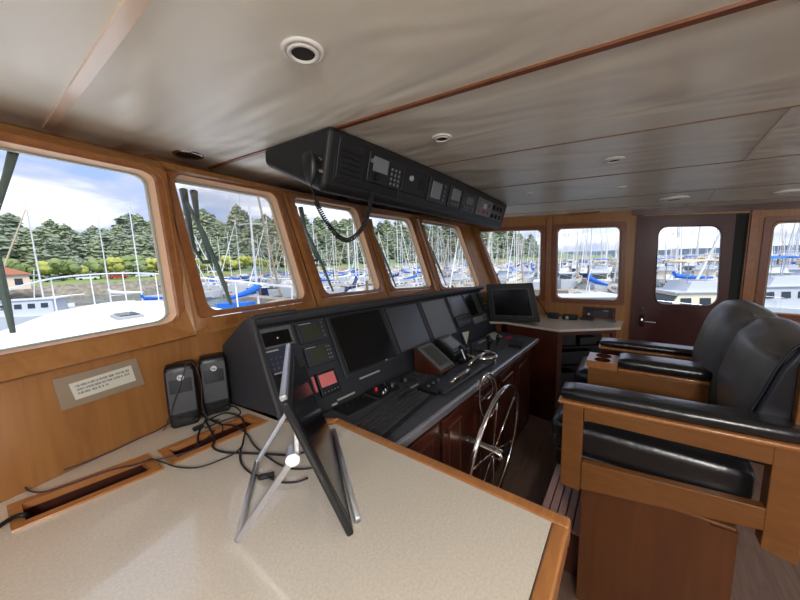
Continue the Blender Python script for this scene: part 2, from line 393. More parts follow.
# port, aft walls (with big openings behind the camera), sole, deckhead
mb = MB(); PW = [(-1.0, 1.02, 1.0), (-1.0, -2.4, 1.0), (-1.0, -2.4, 1.75), (-1.0, 1.02, 1.82)]
cz = lambda y: ceil(-1.0, y)+.004
flat_holes(mb, [(-1.0, 1.09, 0), (-1.0, -2.6, 0), (-1.0, -2.6, cz(-2.6)), (-1.0, 1.11, cz(1.1))], [PW]); w = mb.build('wall_left', 'teak_panel'); tag(w, kind='structure')
mb = MB(); AW = [(-.7, -2.6, .55), (3.3, -2.6, .55), (3.3, -2.6, 1.70), (-.7, -2.6, 1.68)]
flat_holes(mb, [(-1.0, -2.6, 0), (XR, -2.6, 0), (XR, -2.6, zc(-2.6)), (1.9, -2.6, ceil(1.9, -2.6)+.004), (-1.0, -2.6, cz(-2.6))], [AW]); w = mb.build('wall_back', 'teak_panel'); tag(w, kind='structure')
w9 = empty('window_9', (-1.0, 0, 1.0)); tag(w9, kind='structure'); mb = MB(); mb.add(PW, [(0, 1, 2, 3)]); mb.build('pane', 'glass', w9)
w10 = empty('window_10', (1.3, -2.6, .55)); tag(w10, kind='structure'); mb = MB(); mb.add(AW, [(0, 1, 2, 3)]); mb.build('pane', 'glass', w10)
mb = MB(); mb.box((-1.0, -2.6, -.03), (XR, 1.7, 0)); fl = mb.build('floor', 'floor_wood'); tag(fl, kind='structure')
nt = fl.data.materials[0].node_tree   # plank joints
mb = MB(); xs = [-1.06+i*(XR+.12+1.0)/30 for i in range(31)]; ys = [-2.65+i*4.95/36 for i in range(37)]
def hy(x):
    for a, b in zip(hi, hi[1:]):
        if a.x <= x <= b.x: return a.y+(b.y-a.y)*(x-a.x)/(b.x-a.x)+.012
    return (hi[0] if x < 0 else hi[-1]).y+.012
vs = [(x, min(y, hy(x)), ceil(x, min(y, hy(x)))) for y in ys for x in xs]; mb.add(vs, [(j*31+i, j*31+i+1, (j+1)*31+i+1, (j+1)*31+i) for j in range(36) for i in range(30)])
mb.add([(p[0], p[1], p[2]+.05) for p in vs], [(j*31+i, j*31+i+1, (j+1)*31+i+1, (j+1)*31+i) for j in range(36) for i in range(30)])
ce = mb.build('ceiling', 'vinyl', smooth=True); tag(ce, kind='structure')
tn = [11]
def batten(pts, wd, th, m, name=None):
    """batten that follows the deckhead through the (x, y) points"""
    L = []
    for a, b in zip(pts, pts[1:]):
        for k in range(8): L.append((a[0]+(b[0]-a[0])*k/8, a[1]+(b[1]-a[1])*k/8))
    L.append(pts[-1]); loops = []
    for i, p in enumerate(L):
        q0, q1 = L[max(i-1, 0)], L[min(i+1, len(L)-1)]; d = V((q1[0]-q0[0], q1[1]-q0[1], 0)).normalized(); s = V((-d.y, d.x, 0))*wd/2
        z = ceil(*p); c = V((p[0], p[1], z)); loops.append([c-s+V((0, 0, .004)), c+s+V((0, 0, .004)), c+s*.9-V((0, 0, th)), c-s*.9-V((0, 0, th))])
    mb = MB(); mb.loft(loops); o = mb.build('trim_%d' % tn[0], m); tag(o, kind='structure'); tn[0] += 1; return o
batten([(.148, 1.52), (.175, .72), (.20, -.4), (.2, -2.5)], .026, .006, 'batten_pale')
batten([(.7, 1.72), (.735, .85), (.765, .2), (.79, -.2), (.84, -2.5)], .018, .006, 'teak_dark')
batten([(1.33, 1.7), (1.38, .4), (1.43, -.4), (1.5, -2.5)], .006, .003, 'seam')
batten([(2.08, 1.7), (2.09, .6), (2.12, -.6), (2.2, -2.5)], .007, .003, 'seam')
batten([(2.85, 1.6), (2.86, .6), (2.86, -.8), (2.9, -2.5)], .007, .003, 'seam')
batten([(3.38, 1.3), (3.38, -.8), (3.4, -2.5)], .006, .003, 'seam')
batten([(2.11, -.385), (1.43, -.345)], .010, .003, 'seam_light')
batten([(2.85, -.41), (3.55, -.45)], .008, .003, 'seam_light')
def cove(a, b, wd, th, m):
    mb = MB(); loops = []
    for k in range(5):
        p = V(a).lerp(V(b), k/4); z = ceil(p.x, p.y); c = V((p.x, p.y, z)); n = V((b[1]-a[1], a[0]-b[0], 0)).normalized()
        if n.y > 0: n = -n
        loops.append([c+V((0, 0, .003)), c+n*wd+V((0, 0, .003)), c+n*wd-V((0, 0, th)), c-V((0, 0, th))])
    mb.loft(loops); o = mb.build('trim_%d' % tn[0], m); tag(o, kind='structure'); tn[0] += 1
H2 = [(h.x, h.y, 0) for h in hi]
def onh(i, t, off=0): p = V(H2[i]).lerp(V(H2[i+1]), t); return (p.x, p.y-off, 0)
cove(onh(0, .35, .012), onh(0, .86, .004), .022, .014, 'teak_trim')
cove(onh(1, .3, -.01), onh(1, .75, -.01), .018, .008, 'teak_trim')
cove(onh(2, .3, -.01), onh(2, .75, -.01), .018, .008, 'teak_trim')
cove(onh(3, .2, -.01), onh(3, .75, -.01), .018, .008, 'teak_trim')
for i in range(5): cove(onh(i, 0), onh(i, 1), .003, .004, 'mahogany')  # thin dark strip put in for the shadow line along the ceiling front

def downlight(x, y, r, label, cat='ceiling light', kindname='ceiling_downlight', black=False, cup=.5):
    z = ceil(x, y)-(.006 if r > .055 else 0); e = empty(kindname, (x, y, z), label, cat)
    mb = MB(); prof = [(r, .008), (r, -.005), (r*.82, -.008), (r*.78, -.004)]
    mb.loft([[(x+q*cos(2*pi*k/32), y+q*sin(2*pi*k/32), z+h) for k in range(32)] for q, h in prof], False)
    mb.build('outer_ring', 'black_plastic' if black else 'white_paint', e, smooth=True)
    mb = MB(); prof = [(r*.78, -.004), (r*.74, -.0095), (r*.58, -.010), (r*.54, -.004)]
    mb.loft([[(x+q*cos(2*pi*k/32), y+q*sin(2*pi*k/32), z+h) for k in range(32)] for q, h in prof], False)
    mb.build('inner_ring', 'chrome' if black else 'white_paint', e, smooth=True)
    mb = MB(); mb.loft([[(x+q*cos(2*pi*k/32), y+q*sin(2*pi*k/32), z+h) for k in range(32)] for q, h in ((r*.56, -.006), (r*.52, -.003))])
    mb.build('lamp_cup', 'black_matte' if black else 'dark_recess', e)
    return e
def onceil(x, y):
    p = onz(x, y, 2.0)
    for _ in range(8): p = onz(x, y, ceil(p.x, p.y))
    return p
for (px, py, r, lab, blk) in ((303, 50, .041, 'large round white downlight above the chart table, nearest of the ceiling lights', 0),
        (442, 137, .036, 'small white downlight right behind the overhead radio box', 0),
        (614, 159, .042, 'white downlight in the middle of the helm ceiling between two seams', 0),
        (621, 187, .034, 'small white downlight above the starboard side window', 0),
        (529, 193, .030, 'small white downlight beside the far end of the radio box', 0),
        (344, 197, .040, 'dark round ceiling light under the radio box next to the front windows', 1),
        (674, 198, .085, 'large flat chrome ceiling light in front of the side door', 0),
        (787, 191, .060, 'flat round ceiling light near the right edge of the photo', 0)):
    p = onceil(px, py); e = downlight(p.x, p.y, r, lab, black=bool(blk))
# round speaker grille
p = onceil(188, 154); e = empty('ceiling_speaker', p, 'black round speaker grille in the ceiling above the second front window', 'speaker')
mb = MB(); z = p.z
mb.loft([[(p.x+q*cos(2*pi*k/32), p.y+q*sin(2*pi*k/32), z+h) for k in range(32)] for q, h in ((.056, 0), (.056, -.007), (.047, -.009), (.045, -.003))], False); mb.build('rim', 'chrome', e, smooth=True)
mb = MB()
for k in range(9):
    x = -.04+k*.010; hh = sqrt(max(.045**2-x*x, 0)); mb.box((p.x+x-.003, p.y-hh, z-.007), (p.x+x+.003, p.y+hh, z-.003))
mb.build('grille', 'black_plastic', e)
mb = MB(); mb.cyl((p.x, p.y, z-.002), (p.x, p.y, z-.0035), .046, n=24); mb.build('backing', 'black_matte', e)
p = onceil(588, 212); e = empty('ceiling_vent', p, 'narrow wooden slot vent in the ceiling above the side window', 'vent')
mb = MB(); mb.box((p.x-.02, p.y-.10, ceil(p.x, p.y)-.012), (p.x+.02, p.y+.17, ceil(p.x, p.y)+.002)); mb.build('frame', 'teak_frame', e, bevel=.003)
mb = MB(); mb.box((p.x-.008, p.y-.09, ceil(p.x, p.y)-.014), (p.x+.008, p.y+.16, ceil(p.x, p.y)-.011)); mb.build('slot', 'dark_recess', e)

# ================================================================== CHART TABLE
TZ = .95
tb = empty('chart_table', (.2, .7, 0), 'pale speckled chart table with wooden edge and two slots, below the near window', 'table')
S1 = [V((-.062, 1.112, 0)), V((.220, 1.080, 0)), V((.212, 1.212, 0)), V((-.068, 1.248, 0))]
S2 = [V((.240, 1.084, 0)), V((.546, 1.076, 0)), V((.530, 1.200, 0)), V((.236, 1.206, 0))]
def inset(q, d):
    c = sum((V(p) for p in q), V())/4; a = (q[1]-q[0]).normalized(); b = (q[3]-q[0]).normalized()
    return [q[0]+a*d+b*d, q[1]-a*d+b*d, q[2]-a*d-b*d, q[3]+a*d-b*d]
def wl(x):   # wall line at table height
    for i in range(5):
        if low2[i].x <= x <= low2[i+1].x: t = (x-low2[i].x)/(low2[i+1].x-low2[i].x); return low2[i].y+(low2[i+1].y-low2[i].y)*t
TXR, TYN = .683, .112
mb = MB(); zed = lambda L, z: [V((p[0], p[1], z)) for p in L]
outer = [(-.99, TYN), (TXR, TYN), (TXR, .845), (TXR-.02, .86), (.572, 1.055), (.53, wl(.53)-.003), (low2[1].x, low2[1].y-.003), (-.99, wl(-.99)-.003)]
flat_holes(mb, zed(outer, TZ), [zed(inset(S1, .018), TZ), zed(inset(S2, .018), TZ)])
mb.build('table_top', 'laminate', tb)
def edgebar(mb, a, b, w, z0, z1):
    a, b = V(a), V(b); d = (b-a).normalized(); s = V((d.y, -d.x, 0))*w
    prof = [(0, z0), (0, z1-.002), (.004/w*1, z1+.003), (.75, z1+.003), (1, z1-.008), (1, z0)]
    mb.loft([[p+s*u+V((0, 0, z-p.z)) for u, z in prof] for p in (a, b)])
mb = MB(); edgebar(mb, (TXR, .865, TZ), (TXR, TYN-.035, TZ), -.034, TZ-.05, TZ); 
mb.v = []; mb.f = []
mb.box((TXR, TYN-.034, TZ-.055), (TXR+.036, .865, TZ+.003)); mb.build('right_edge_trim', 'teak_trim', tb, bevel=.007)
mb = MB(); mb.box((-.99, TYN-.034, TZ-.055), (TXR-.001, TYN, TZ+.003)); mb.build('near_edge_trim', 'teak_trim', tb, bevel=.007)
mb = MB(); mb.prism(zed([(TXR+.036, .866), (TXR, .866), (.571, 1.03), (.60, 1.03)], TZ-.05), (0, 0, .053)); mb.build('angled_edge_trim', 'teak_trim', tb, bevel=.004)
for S in (S1, S2):
    I = inset(S, .023); mb = MB(); a = zed(S, TZ+.0005); b = zed(S, TZ+.006); c = zed(I, TZ+.006); d = zed(I, TZ-.012)
    ring(mb, [a, b, c, d]); fr = mb.build('slot_frame', 'teak_trim', tb)
    mb = MB(); d2 = zed(I, TZ-.14); ring(mb, [d, d2]); mb.add(d2, [(0, 1, 2, 3)]); mb.build('slot_well', 'well_wood', fr, label='dark wooden well inside the slot')
mb = MB(); mb.box((-.97, .20, 0), (.62, .245, TZ-.056)); mb.build('cabinet_panel', 'mahogany', tb)
mb = MB(); mb.box((.62, .20, 0), (.655, .62, TZ-.056)); mb.build('side_panel', 'mahogany', tb)

# ================================================================== CONSOLE
slope = -.035
FC0 = V((0, 1.075, .905)); FA = V((1, 0, slope)); FBv = V((0, .19, .42)); FN = FA.cross(FBv).normalized()   # points aft / up
if FN.y > 0: FN = -FN
def fP(s, t, d=0): return FC0+FA*s+FBv*t+FN*d
def fq(px, py):
    p = sight(px, py, FN, FC0); return p.x, (p-FC0-FA*p.x).dot(FBv)/FBv.length_squared
con = empty('helm_console', (1.8, 1.2, .85), 'long dark grey helm console with monitors and instruments below the front windows', 'console')
X0, X1 = .60, 3.05
def prof(x, fb=0):   # section of the hood at x : front bottom, front top, roof, back
    z = slope*x; yb = wl(min(x, 3.5))-.008
    return [V((x, 1.045, .893+z)), V((x, 1.225, 1.335+z)), V((x, 1.236, 1.352+z)), V((x, 1.262, 1.362+z)), V((x, yb, 1.262+z if x > .8 else 1.25+z)), V((x, yb, .90+z))]
mb = MB()   # side panel, slightly splayed to the wall
a = [V((.578, 1.05, .952)), V((.592, 1.222, 1.318)), V((.592, 1.238, 1.336)), V((.590, 1.262, 1.330)), V((.522, 1.405, 1.205)), V((.522, 1.405, .952))]
a[4].y = wl(.527)-.006; a[5].y = wl(.522)-.006
a = [V((.578-.153*(p.y-1.04)+.08*(p.z-.905), p.y, p.z)) for p in a]; mb.prism(a, (.032, 0, 0)); mb.build('side_panel', 'console_vinyl', con, bevel=.012, seg=3)
mb = MB()   # roof of the hood
Ls = []
for k in range(9):
    x = .60+(X1-.60)*k/8; z = slope*x; yb = wl(x)-.012
    Ls.append([V((x, 1.228, 1.318+z)), V((x, 1.222, 1.340+z)), V((x, 1.235, 1.359+z)), V((x, 1.262, 1.352+z)), V((x, yb, 1.215+z+.0)), V((x, yb, 1.19+z)), V((x, 1.262, 1.315+z))])
mb.loft(Ls); mb.build('hood_top', 'console_vinyl', con, smooth=False, bevel=.004)
mb = MB(); mb.tube([V((.586, 1.045, .925)), V((.588, 1.13, 1.11)), V((.594, 1.212, 1.300)), V((.604, 1.224, 1.328)), V((.64, 1.228, 1.334)), V((.80, 1.228, 1.329))], .011, 10, smooth=6); mb.build('rim_roll', 'console_vinyl', con, smooth=True)
mb = MB(); mb.add([fP(.61, -.02, -.012), fP(X1, -.02, -.012), fP(X1, 1.0, -.012), fP(.61, 1.0, -.012)], [(0, 1, 2, 3)])
mb.obox(fP(.61, -.03, -.03), FA*(X1-.61), FBv*1.03, FN*.018); mb.build('instrument_face', 'console_face', con)
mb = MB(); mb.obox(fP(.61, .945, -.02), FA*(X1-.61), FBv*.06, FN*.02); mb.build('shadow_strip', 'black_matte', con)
# ribs between the monitors
def slab(name, m, s0, s1, t0, t1, d0, d1, parent=con, bevel=.003, P=fP, A=None, label=None):
    mb = MB(); mb.add([P(s0, t0, d0), P(s1, t0, d0), P(s1, t1, d0), P(s0, t1, d0), P(s0, t0, d1), P(s1, t0, d1), P(s1, t1, d1), P(s0, t1, d1)],
                      [(0,3,2,1),(4,5,6,7),(0,1,5,4),(1,2,6,5),(2,3,7,6),(3,0,4,7)])
    return mb.build(name, m, parent, bevel=bevel, label=label)
def unit(name, m, box, screens=(), knobs=(), P=fP, parent=con, d=(-.01, .008), rings=True):
    s0, s1, t0, t1 = box; o = slab(name, m, s0, s1, t0, t1, d[0], d[1], parent, P=P)
    for (a, b, c, e, mm, nm) in screens: slab(nm, mm, s0+(s1-s0)*a, s0+(s1-s0)*b, t0+(t1-t0)*c, t0+(t1-t0)*e, d[1]-.002, d[1]+.0015, o, .001, P=P)
    for (u, v, r, mm, nm) in knobs:
        p = (s0+(s1-s0)*u, t0+(t1-t0)*v); mb = MB(); mb.cyl(P(p[0], p[1], d[1]), P(p[0], p[1], d[1]+.010 if nm == 'knob' else d[1]+.003), r, n=12); mb.build(nm, mm, o)
    return o
for s0, s1, lab, sm in ((.985, 1.425, 'black unlit monitor, first from the near end', 'screen'), (1.435, 1.835, 'monitor whose screen mirrors the windows, second from the near end', 'screen_matte'), (1.845, 2.245, 'monitor with pale reflection coloured into its screen, third from the near end', 'screen_pale_reflection')):
    m_ = MB(); o = slab('monitor', 'bezel', s0, s1, .235, .945, -.008, .004, label=lab)
    i = slab('bezel_inner', 'black_matte', s0+.014, s1-.014, .25, .93, .0, .0055, o, .001)
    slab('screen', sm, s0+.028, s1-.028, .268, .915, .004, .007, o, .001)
unit('round_gauge_panel', 'bezel_light', (.617, .778, .725, .925), [(.10, .90, .12, .80, 'screen', 'display')], [(.5, .45, .004, 'paper', 'pointer')])
unit('alarm_panel', 'navy_panel', (.613, .758, .50, .735), [(.08, .5, .84, .90, 'label_tape', 'caption')], [(.2+.15*i, .15+.2*j, .0035, 'bezel_light', 'button') for i in range(5) for j in range(3)])
unit('instrument_display', 'bezel', (.803, .970, .70, .920), [(.16, .68, .14, .86, 'lcd', 'display'), (.08, .5, .90, .94, 'label_tape', 'caption')], [(.84, .2+.22*j, .006, 'bezel_light', 'button') for j in range(4)])
unit('instrument_display', 'bezel', (.806, .960, .450, .662), [(.16, .68, .14, .84, 'lcd', 'display'), (.06, .4, .90, .94, 'label_tape', 'caption')], [(.80+.1*i, .2+.2*j, .0045, 'button', 'button') for j in range(4) for i in range(2)])
unit('note_gauge', 'black_plastic', (.822, .935, .13, .37), [(.08, .88, .38, .92, 'pink_note', 'pink_screen')], [(.15+.17*i, .16, .0035, 'button', 'button') for i in range(5)])
slab('pink_tab', 'pink_note', .800, .812, .20, .36, -.01, .004)
o = slab('handset_recess', 'black_matte', .63, .79, .14, .48, -.011, -.002)
mb = MB(); mb.tube([fP(.665, .44, .02), fP(.66, .36, .035), (fP(.66, .28, .032)), fP(.67, .2, .02)], [.016, .012, .012, .018], 10, smooth=4); mb.build('handset', 'black_plastic', con, smooth=True)
mb = MB(); slab('caption_strip', 'label_tape', .64, .70, .485, .50, -.005, .001)
unit('small_display', 'bezel_light', (2.285, 2.555, .54, .93), [(.12, .88, .10, .90, 'screen_matte', 'display')])
unit('tall_display', 'black_plastic', (2.565, 2.885, .44, .935), [(.06, .6, .05, .95, 'screen', 'display'), (.62, .94, .05, .95, 'lcd', 'side_strip')])
unit('switch_panel', 'bezel', (2.29, 2.55, .33, .52), [(.08, .92, .6, .85, 'black_plastic', 'switch_row')], [(.12+.19*i, .35, .008, 'button', 'button') for i in range(5)])
unit('meter', 'bezel_light', (2.60, 2.90, .28, .42), [(.06, .6, .15, .85, 'lcd_grey', 'display')], [(.8, .5, .01, 'black_plastic', 'knob')])
unit('heading_display', 'black_plastic', (2.93, 3.02, .45, .9), [], [(.5, .2+.2*i, .012, 'bezel_light', 'knob') for i in range(4)])
mb = MB(); mb.add([fP(2.30, .22, .004), fP(2.28, -.01, .012), fP(2.43, .20, .004), fP(2.30, .22, .006), fP(2.28, -.01, .014), fP(2.43, .20, .006)], [(0,1,2),(3,4,5),(0,1,4,3),(1,2,5,4),(2,0,3,5)])
nt_ = mb.build('paper_note', 'paper'); tag(nt_, 'small triangular paper note stuck at the foot of the third monitor', 'note')
for (s0, s1, t0) in ((1.075, 1.232, .15), (.90, 1.012, .035), (.862, .893, .01), (2.09, 2.11, .25), (1.30, 1.315, .245), (1.685, 1.70, .255)):
    slab('caption_strip', 'label_tape', s0, s1, t0, t0+(.022 if s1-s0 > .02 else .02), -.012, .0 if t0 < .2 else .008)
# corner monitor in its own housing, turned aft at the starboard end
cm = empty('corner_monitor', (3.05, .9, .9), 'black monitor in a hooded housing at the starboard end of the console', 'monitor')
q = [V((3.0, 1.135, .893)), V((3.085, .664, .905)), V((3.085, .745, 1.290)), V((3.0, 1.185, 1.272))]
back = [V((3.50, 1.22, .90)), V((3.50, .93, .90)), V((3.46, .96, 1.16)), V((3.46, 1.22, 1.16))]
mb = MB(); nq = (q[1]-q[0]).cross(q[3]-q[0]).normalized()
if nq.x > 0: nq = -nq
mb.loft([q, back]); mb.build('housing', 'box_vinyl', cm, bevel=.012, seg=3)
mb = MB(); g = grow(q, -.022); ring(mb, [[p+nq*.002 for p in rquad(grow(q, -.004), .06, .06)], [p+nq*.012 for p in rquad(grow(q, -.008), .06, .06)], [p+nq*.012 for p in rquad(g, .05, .05)], [p+nq*.002 for p in rquad(g, .05, .05)]]); mb.build('hood_rim', 'box_vinyl', cm)
mb = MB(); g2 = grow(q, -.055); mb.loft([[p+nq*.001 for p in g], [p+nq*.005 for p in g]]); mb.build('bezel', 'black_plastic', cm)
mb = MB(); mb.loft([[p+nq*.004 for p in g2], [p+nq*.008 for p in g2]]); mb.build('screen_surround', 'key_plastic', cm)
mb = MB(); g3 = grow(q, -.062); mb.loft([[p+nq*.006 for p in g3], [p+nq*.010 for p in g3]]); mb.build('screen', 'screen', cm)

# worktop
def wz(x): return .905+slope*x
wt = empty('console_worktop', (1.8, .86, .85), 'dark grey console worktop with metal front edge, controls and throttle guards', 'worktop')
def wP(x, y, d=0): return V((x, y, wz(x)+d))
def wq(px, py): p = sight(px, py, (-slope, 0, 1), (0, 0, .905)); return p.x, p.y
mb = MB(); mb.add([wP(.725, .66), wP(2.86, .64), wP(2.97, 1.058), wP(.625, 1.058)], [(0, 1, 2, 3)]); mb.prism([wP(.725, .66, -.03), wP(2.86, .64, -.03), wP(2.97, 1.058, -.03), wP(.725, 1.058, -.03)], (0, 0, .029)); mb.build('top', 'console_face', wt)
mb = MB(); mb.obox(wP(.725, .645, -.035), wP(2.86, .625)-wP(.725, .645), V((0, .022, 0)), V((0, 0, .037))); mb.build('front_edge', 'aluminium', wt, bevel=.006, label='brushed metal front edge')
def wslab(name, m, pts, d0, d1, parent=wt, bevel=.002, label=None):
    mb = MB(); P = [wP(x, y) for x, y in pts]; mb.loft([[p+V((0, 0, d0)) for p in P], [p+V((0, 0, d1)) for p in P]]); return mb.build(name, m, parent, bevel=bevel, label=label)
def rect(x0, x1, y0, y1): return [(x0, y0), (x1, y0), (x1, y1), (x0, y1)]
def wunit(name, x0, x1, y0, y1, h=.006, m='black_plastic'): return wslab(name, m, rect(x0, x1, y0, y1), 0, h)
def wknob(par, x, y, r=.008, h=.014, base=.006, m='button', name='knob'):
    mb = MB(); mb.cyl(wP(x, y, base-.002), wP(x, y, base+h), r, r*.8, 12); return mb.build(name, m, par)
# trackball / joystick unit, radar key panel, control units
u = wunit('thruster_panel', 1.06, 1.22, .955, 1.055, .014)
for x, y, r, m in ((1.10, 1.02, .009, 'red_card'), (1.14, .99, .012, 'chrome'), (1.18, 1.03, .009, 'chrome'), (1.19, .985, .008, 'button'), (1.11, .98, .009, 'chrome')): wknob(u, x, y, r, .018, .014, m)
u = wunit('radar_key_panel', 1.25, 1.485, .93, 1.055, .010, 'bezel')
for i in range(4):
    for j in range(3): wknob(u, 1.375+.027*i, .95+.032*j, .008, .003, .010, 'key_plastic', 'key')
mb = MB(); mb.cyl(wP(1.31, .99, .008), wP(1.31, .99, .03), .024, .018, 20); mb.build('trackball', 'black_plastic', u)
u = wunit('radio_control', 1.245, 1.50, .745, .86, .022, 'black_plastic')
for i in range(3): wknob(u, 1.29+.05*i, .82, .012, .012, .022, 'key_plastic')
for (x0, x1, y) in ((1.0, 1.035, .985), (.865, .90, 1.0), (1.26, 1.33, .905), (1.12, 1.16, .955)): wslab('caption_strip', 'label_tape', rect(x0, x1, y, y+.014), 0, .002)
u = wunit('switch_block', .84, 1.04, .955, 1.06, .004, 'black_matte')
for i in range(5): wknob(u, .87+.035*i, 1.03, .006, .010, .004, 'black_plastic', 'toggle')
# chrome grab arcs guarding the throttles
for (x0, x1, y, h, nm) in ((1.40, 1.66, .76, .05, 'throttle_guard'), (1.72, 2.02, .80, .065, 'throttle_guard')):
    mb = MB(); pts = [wP(x0, y, 0)]+[wP(x0+(x1-x0)*k/10, y-.04*sin(pi*k/10), h*sin(pi*(k/10))**.5) for k in range(1, 10)]+[wP(x1, y, 0)]
    mb.tube(pts, .0125, 10, smooth=3); mb.build(nm, 'chrome', wt, smooth=True, label='curved chrome guard rail')
u = wslab('control_pod', 'bezel', [(1.27, .71), (1.95, .70), (2.02, .80), (1.62, .86), (1.30, .80)], 0, .024, bevel=.01)
mb = MB(); torus(mb, wP(1.93, .80, .045), (0, 0, 1), .11, .0135, 40, 10, a0=-2.2, a1=1.6, ry=.085); mb.build('hand_rail', 'chrome', wt, smooth=True, label='chrome curved hand rail')
for a_ in (-2.2, 0, 1.6):
    q_ = wP(1.93, .80, .055); mb = MB(); pt = V((q_.x-.0, q_.y, q_.z)); c_ = torus(MB(), q_, (0, 0, 1), .11, .002, 1, 4, a0=a_, a1=a_+.02, ry=.085).v[0]; mb.tube([c_, V((c_.x, c_.y, wz(c_.x)))], .007, 8); mb.build('rail_post', 'chrome', wt)
u = wunit('engine_control', 1.78, 2.0, .80, .895, .03, 'black_plastic')
for x, y, dy, m in ((1.82, .86, .03, 'chrome'), (1.90, .86, -.01, 'black_plastic')):
    mb = MB(); mb.tube([wP(x, y, .03), wP(x, y+dy, .10)], [.008, .006], 10); lv = mb.build('throttle_lever', m, u)
    mb = MB(); mb.tube([wP(x-.018, y+dy, .10), wP(x, y+dy, .112), wP(x+.018, y+dy, .10)], .012, 10, smooth=3); mb.build('lever_grip', 'black_plastic', lv, smooth=True)
u = wunit('bow_thruster_control', 2.12, 2.36, .78, .94, .02, 'bezel')
for x, y in ((2.17, .83), (2.25, .87), (2.31, .82)):
    mb = MB(); mb.tube([wP(x, y, .02), wP(x, y-.01, .085)], .007, 10); lv = mb.build('joystick', 'black_plastic', u)
    mb = MB(); mb.tube([wP(x, y-.01, .07), wP(x, y-.01, .092), wP(x, y-.01, .115)], [.012, .018, .008], 12); mb.build('joystick_knob', 'black_plastic', lv, smooth=True)
u = wunit('lever_panel', 1.98, 2.22, .97, 1.055, .012, 'bezel_light')
for i in range(6): wknob(u, 2.0+.037*i, 1.0+.025*(i % 2), .008, .022, .012, 'chrome' if i % 2 else 'black_plastic', 'toggle')
wslab('caption_strip', 'label_tape', rect(2.38, 2.52, .985, 1.01), 0, .008)
u = wunit('phone_cradle', 2.42, 2.60, .66, .76, .02)
# two tilted displays on wooden wedges
def wedge(name, pts_px, m, label, screen, frame):
    a = [V(onz(px, py, z)) for (px, py, z) in pts_px]
    return a
def wedge_display(x0, x1, y0, y1, h0, h1, lab, body, frame, scr):
    e = empty('wedge_display', wP((x0+x1)/2, (y0+y1)/2, .003), lab, 'display')
    mb = MB(); P0 = [wP(x0, y0, .002), wP(x1, y0, .002), wP(x1, y1, .002), wP(x0, y1, .002)]; P1 = [wP(x0, y0, h0), wP(x1, y0, h0), wP(x1, y1, h1), wP(x0, y1, h1)]
    mb.loft([P0, P1]); mb.build('wooden_wedge', body, e, bevel=.003)
    n = (P1[1]-P1[0]).cross(P1[3]-P1[0]).normalized(); n = n if n.z > 0 else -n
    mb = MB(); g = grow(P1, -.012); mb.loft([g, [p+n*.012 for p in g]]); mb.build('frame', frame, e, bevel=.004)
    mb = MB(); g = grow(P1, -.038); mb.loft([[p+n*.010 for p in g], [p+n*.0145 for p in g]]); mb.build('screen', scr, e)
wedge_display(1.50, 1.69, .865, 1.055, .02, .15, 'grey instrument on a reddish wooden wedge, nearer of the two tilted displays on the console', 'mahogany', 'bezel_light', 'lcd')
wedge_display(1.76, 1.96, .91, 1.06, .06, .155, 'square navigation display with bright screen, farther of the two tilted displays', 'black_plastic', 'bezel', 'lcd_grey')
def flatthing(name, m, pts, h, lab, cat, base=.001):
    o = wslab(name, m, pts, base, base+h, None, .0008); tag(o, lab, cat); return o
flatthing('notepad', 'paper', [(2.56, .93), (2.74, .92), (2.88, 1.05), (2.70, 1.055)], .006, 'white notepad lying at the far end of the console worktop', 'notepad')
flatthing('card', 'red_card', [(2.68, .86), (2.76, .83), (2.82, .87), (2.74, .90)], .003, 'small red card lying on the far corner of the worktop', 'card')
flatthing('pen', 'label_tape', [(2.42, .93), (2.56, .95), (2.56, .958), (2.42, .94)], .008, 'pale pen lying beside the notepad on the worktop', 'pen')
# keyboard
kb = empty('keyboard', wP(1.0, .8, .002), 'black computer keyboard lying on the near end of the console worktop', 'keyboard')
ka, kc = V((.775, .705)), V((1.225, .755)); kx = (kc-ka).normalized(); ky = V((-kx.y, kx.x))
KW, KH = .45, .15
def kP(u, v, d): p = ka+kx*u+ky*v; return wP(p.x, p.y, d)
mb = MB(); mb.loft([[kP(0, 0, .002), kP(KW, 0, .002), kP(KW, KH, .002), kP(0, KH, .002)], [kP(0, 0, .014), kP(KW, 0, .014), kP(KW, KH, .024), kP(0, KH, .024)]]); mb.build('key_tray', 'black_matte', kb, bevel=.004)
for r in range(6):
    n = 21
    for k in range(n):
        if k in (15, 18) and True: pass
        if r == 0 and 4 <= k <= 9: continue
        u0, v0 = .008+k*.0208, .010+r*.0222; h = .014+.010*(v0/KH)
        if len([c for c in kb.children]) > 98: break
        mb = MB(); mb.obox(kP(u0, v0, h-.001), kP(u0+.0175, v0, h)-kP(u0, v0, h), kP(u0, v0+.018, h)-kP(u0, v0, h), V((0, 0, .008))); mb.build('key', 'key_plastic', kb)
mb = MB(); mb.obox(kP(.008+4*.0208, .010, .0135), kP(.12, 0, 0)-kP(0, 0, 0), kP(0, .018, 0)-kP(0, 0, 0), V((0, 0, .008))); mb.build('space_bar', 'key_plastic', kb)
mb = MB()
for r in (4, 5):
    for k in range(21):
        if r == 4 and k < 14: continue
        u0, v0 = .008+k*.0208, .010+r*.0222; h = .014+.010*(v0/KH); mb.obox(kP(u0, v0, h-.001), kP(u0+.0175, v0, h)-kP(u0, v0, h), kP(u0, v0+.018, h)-kP(u0, v0, h), V((0, 0, .008)))
tag(mb.build('keys', 'key_plastic', kb), kind='stuff')

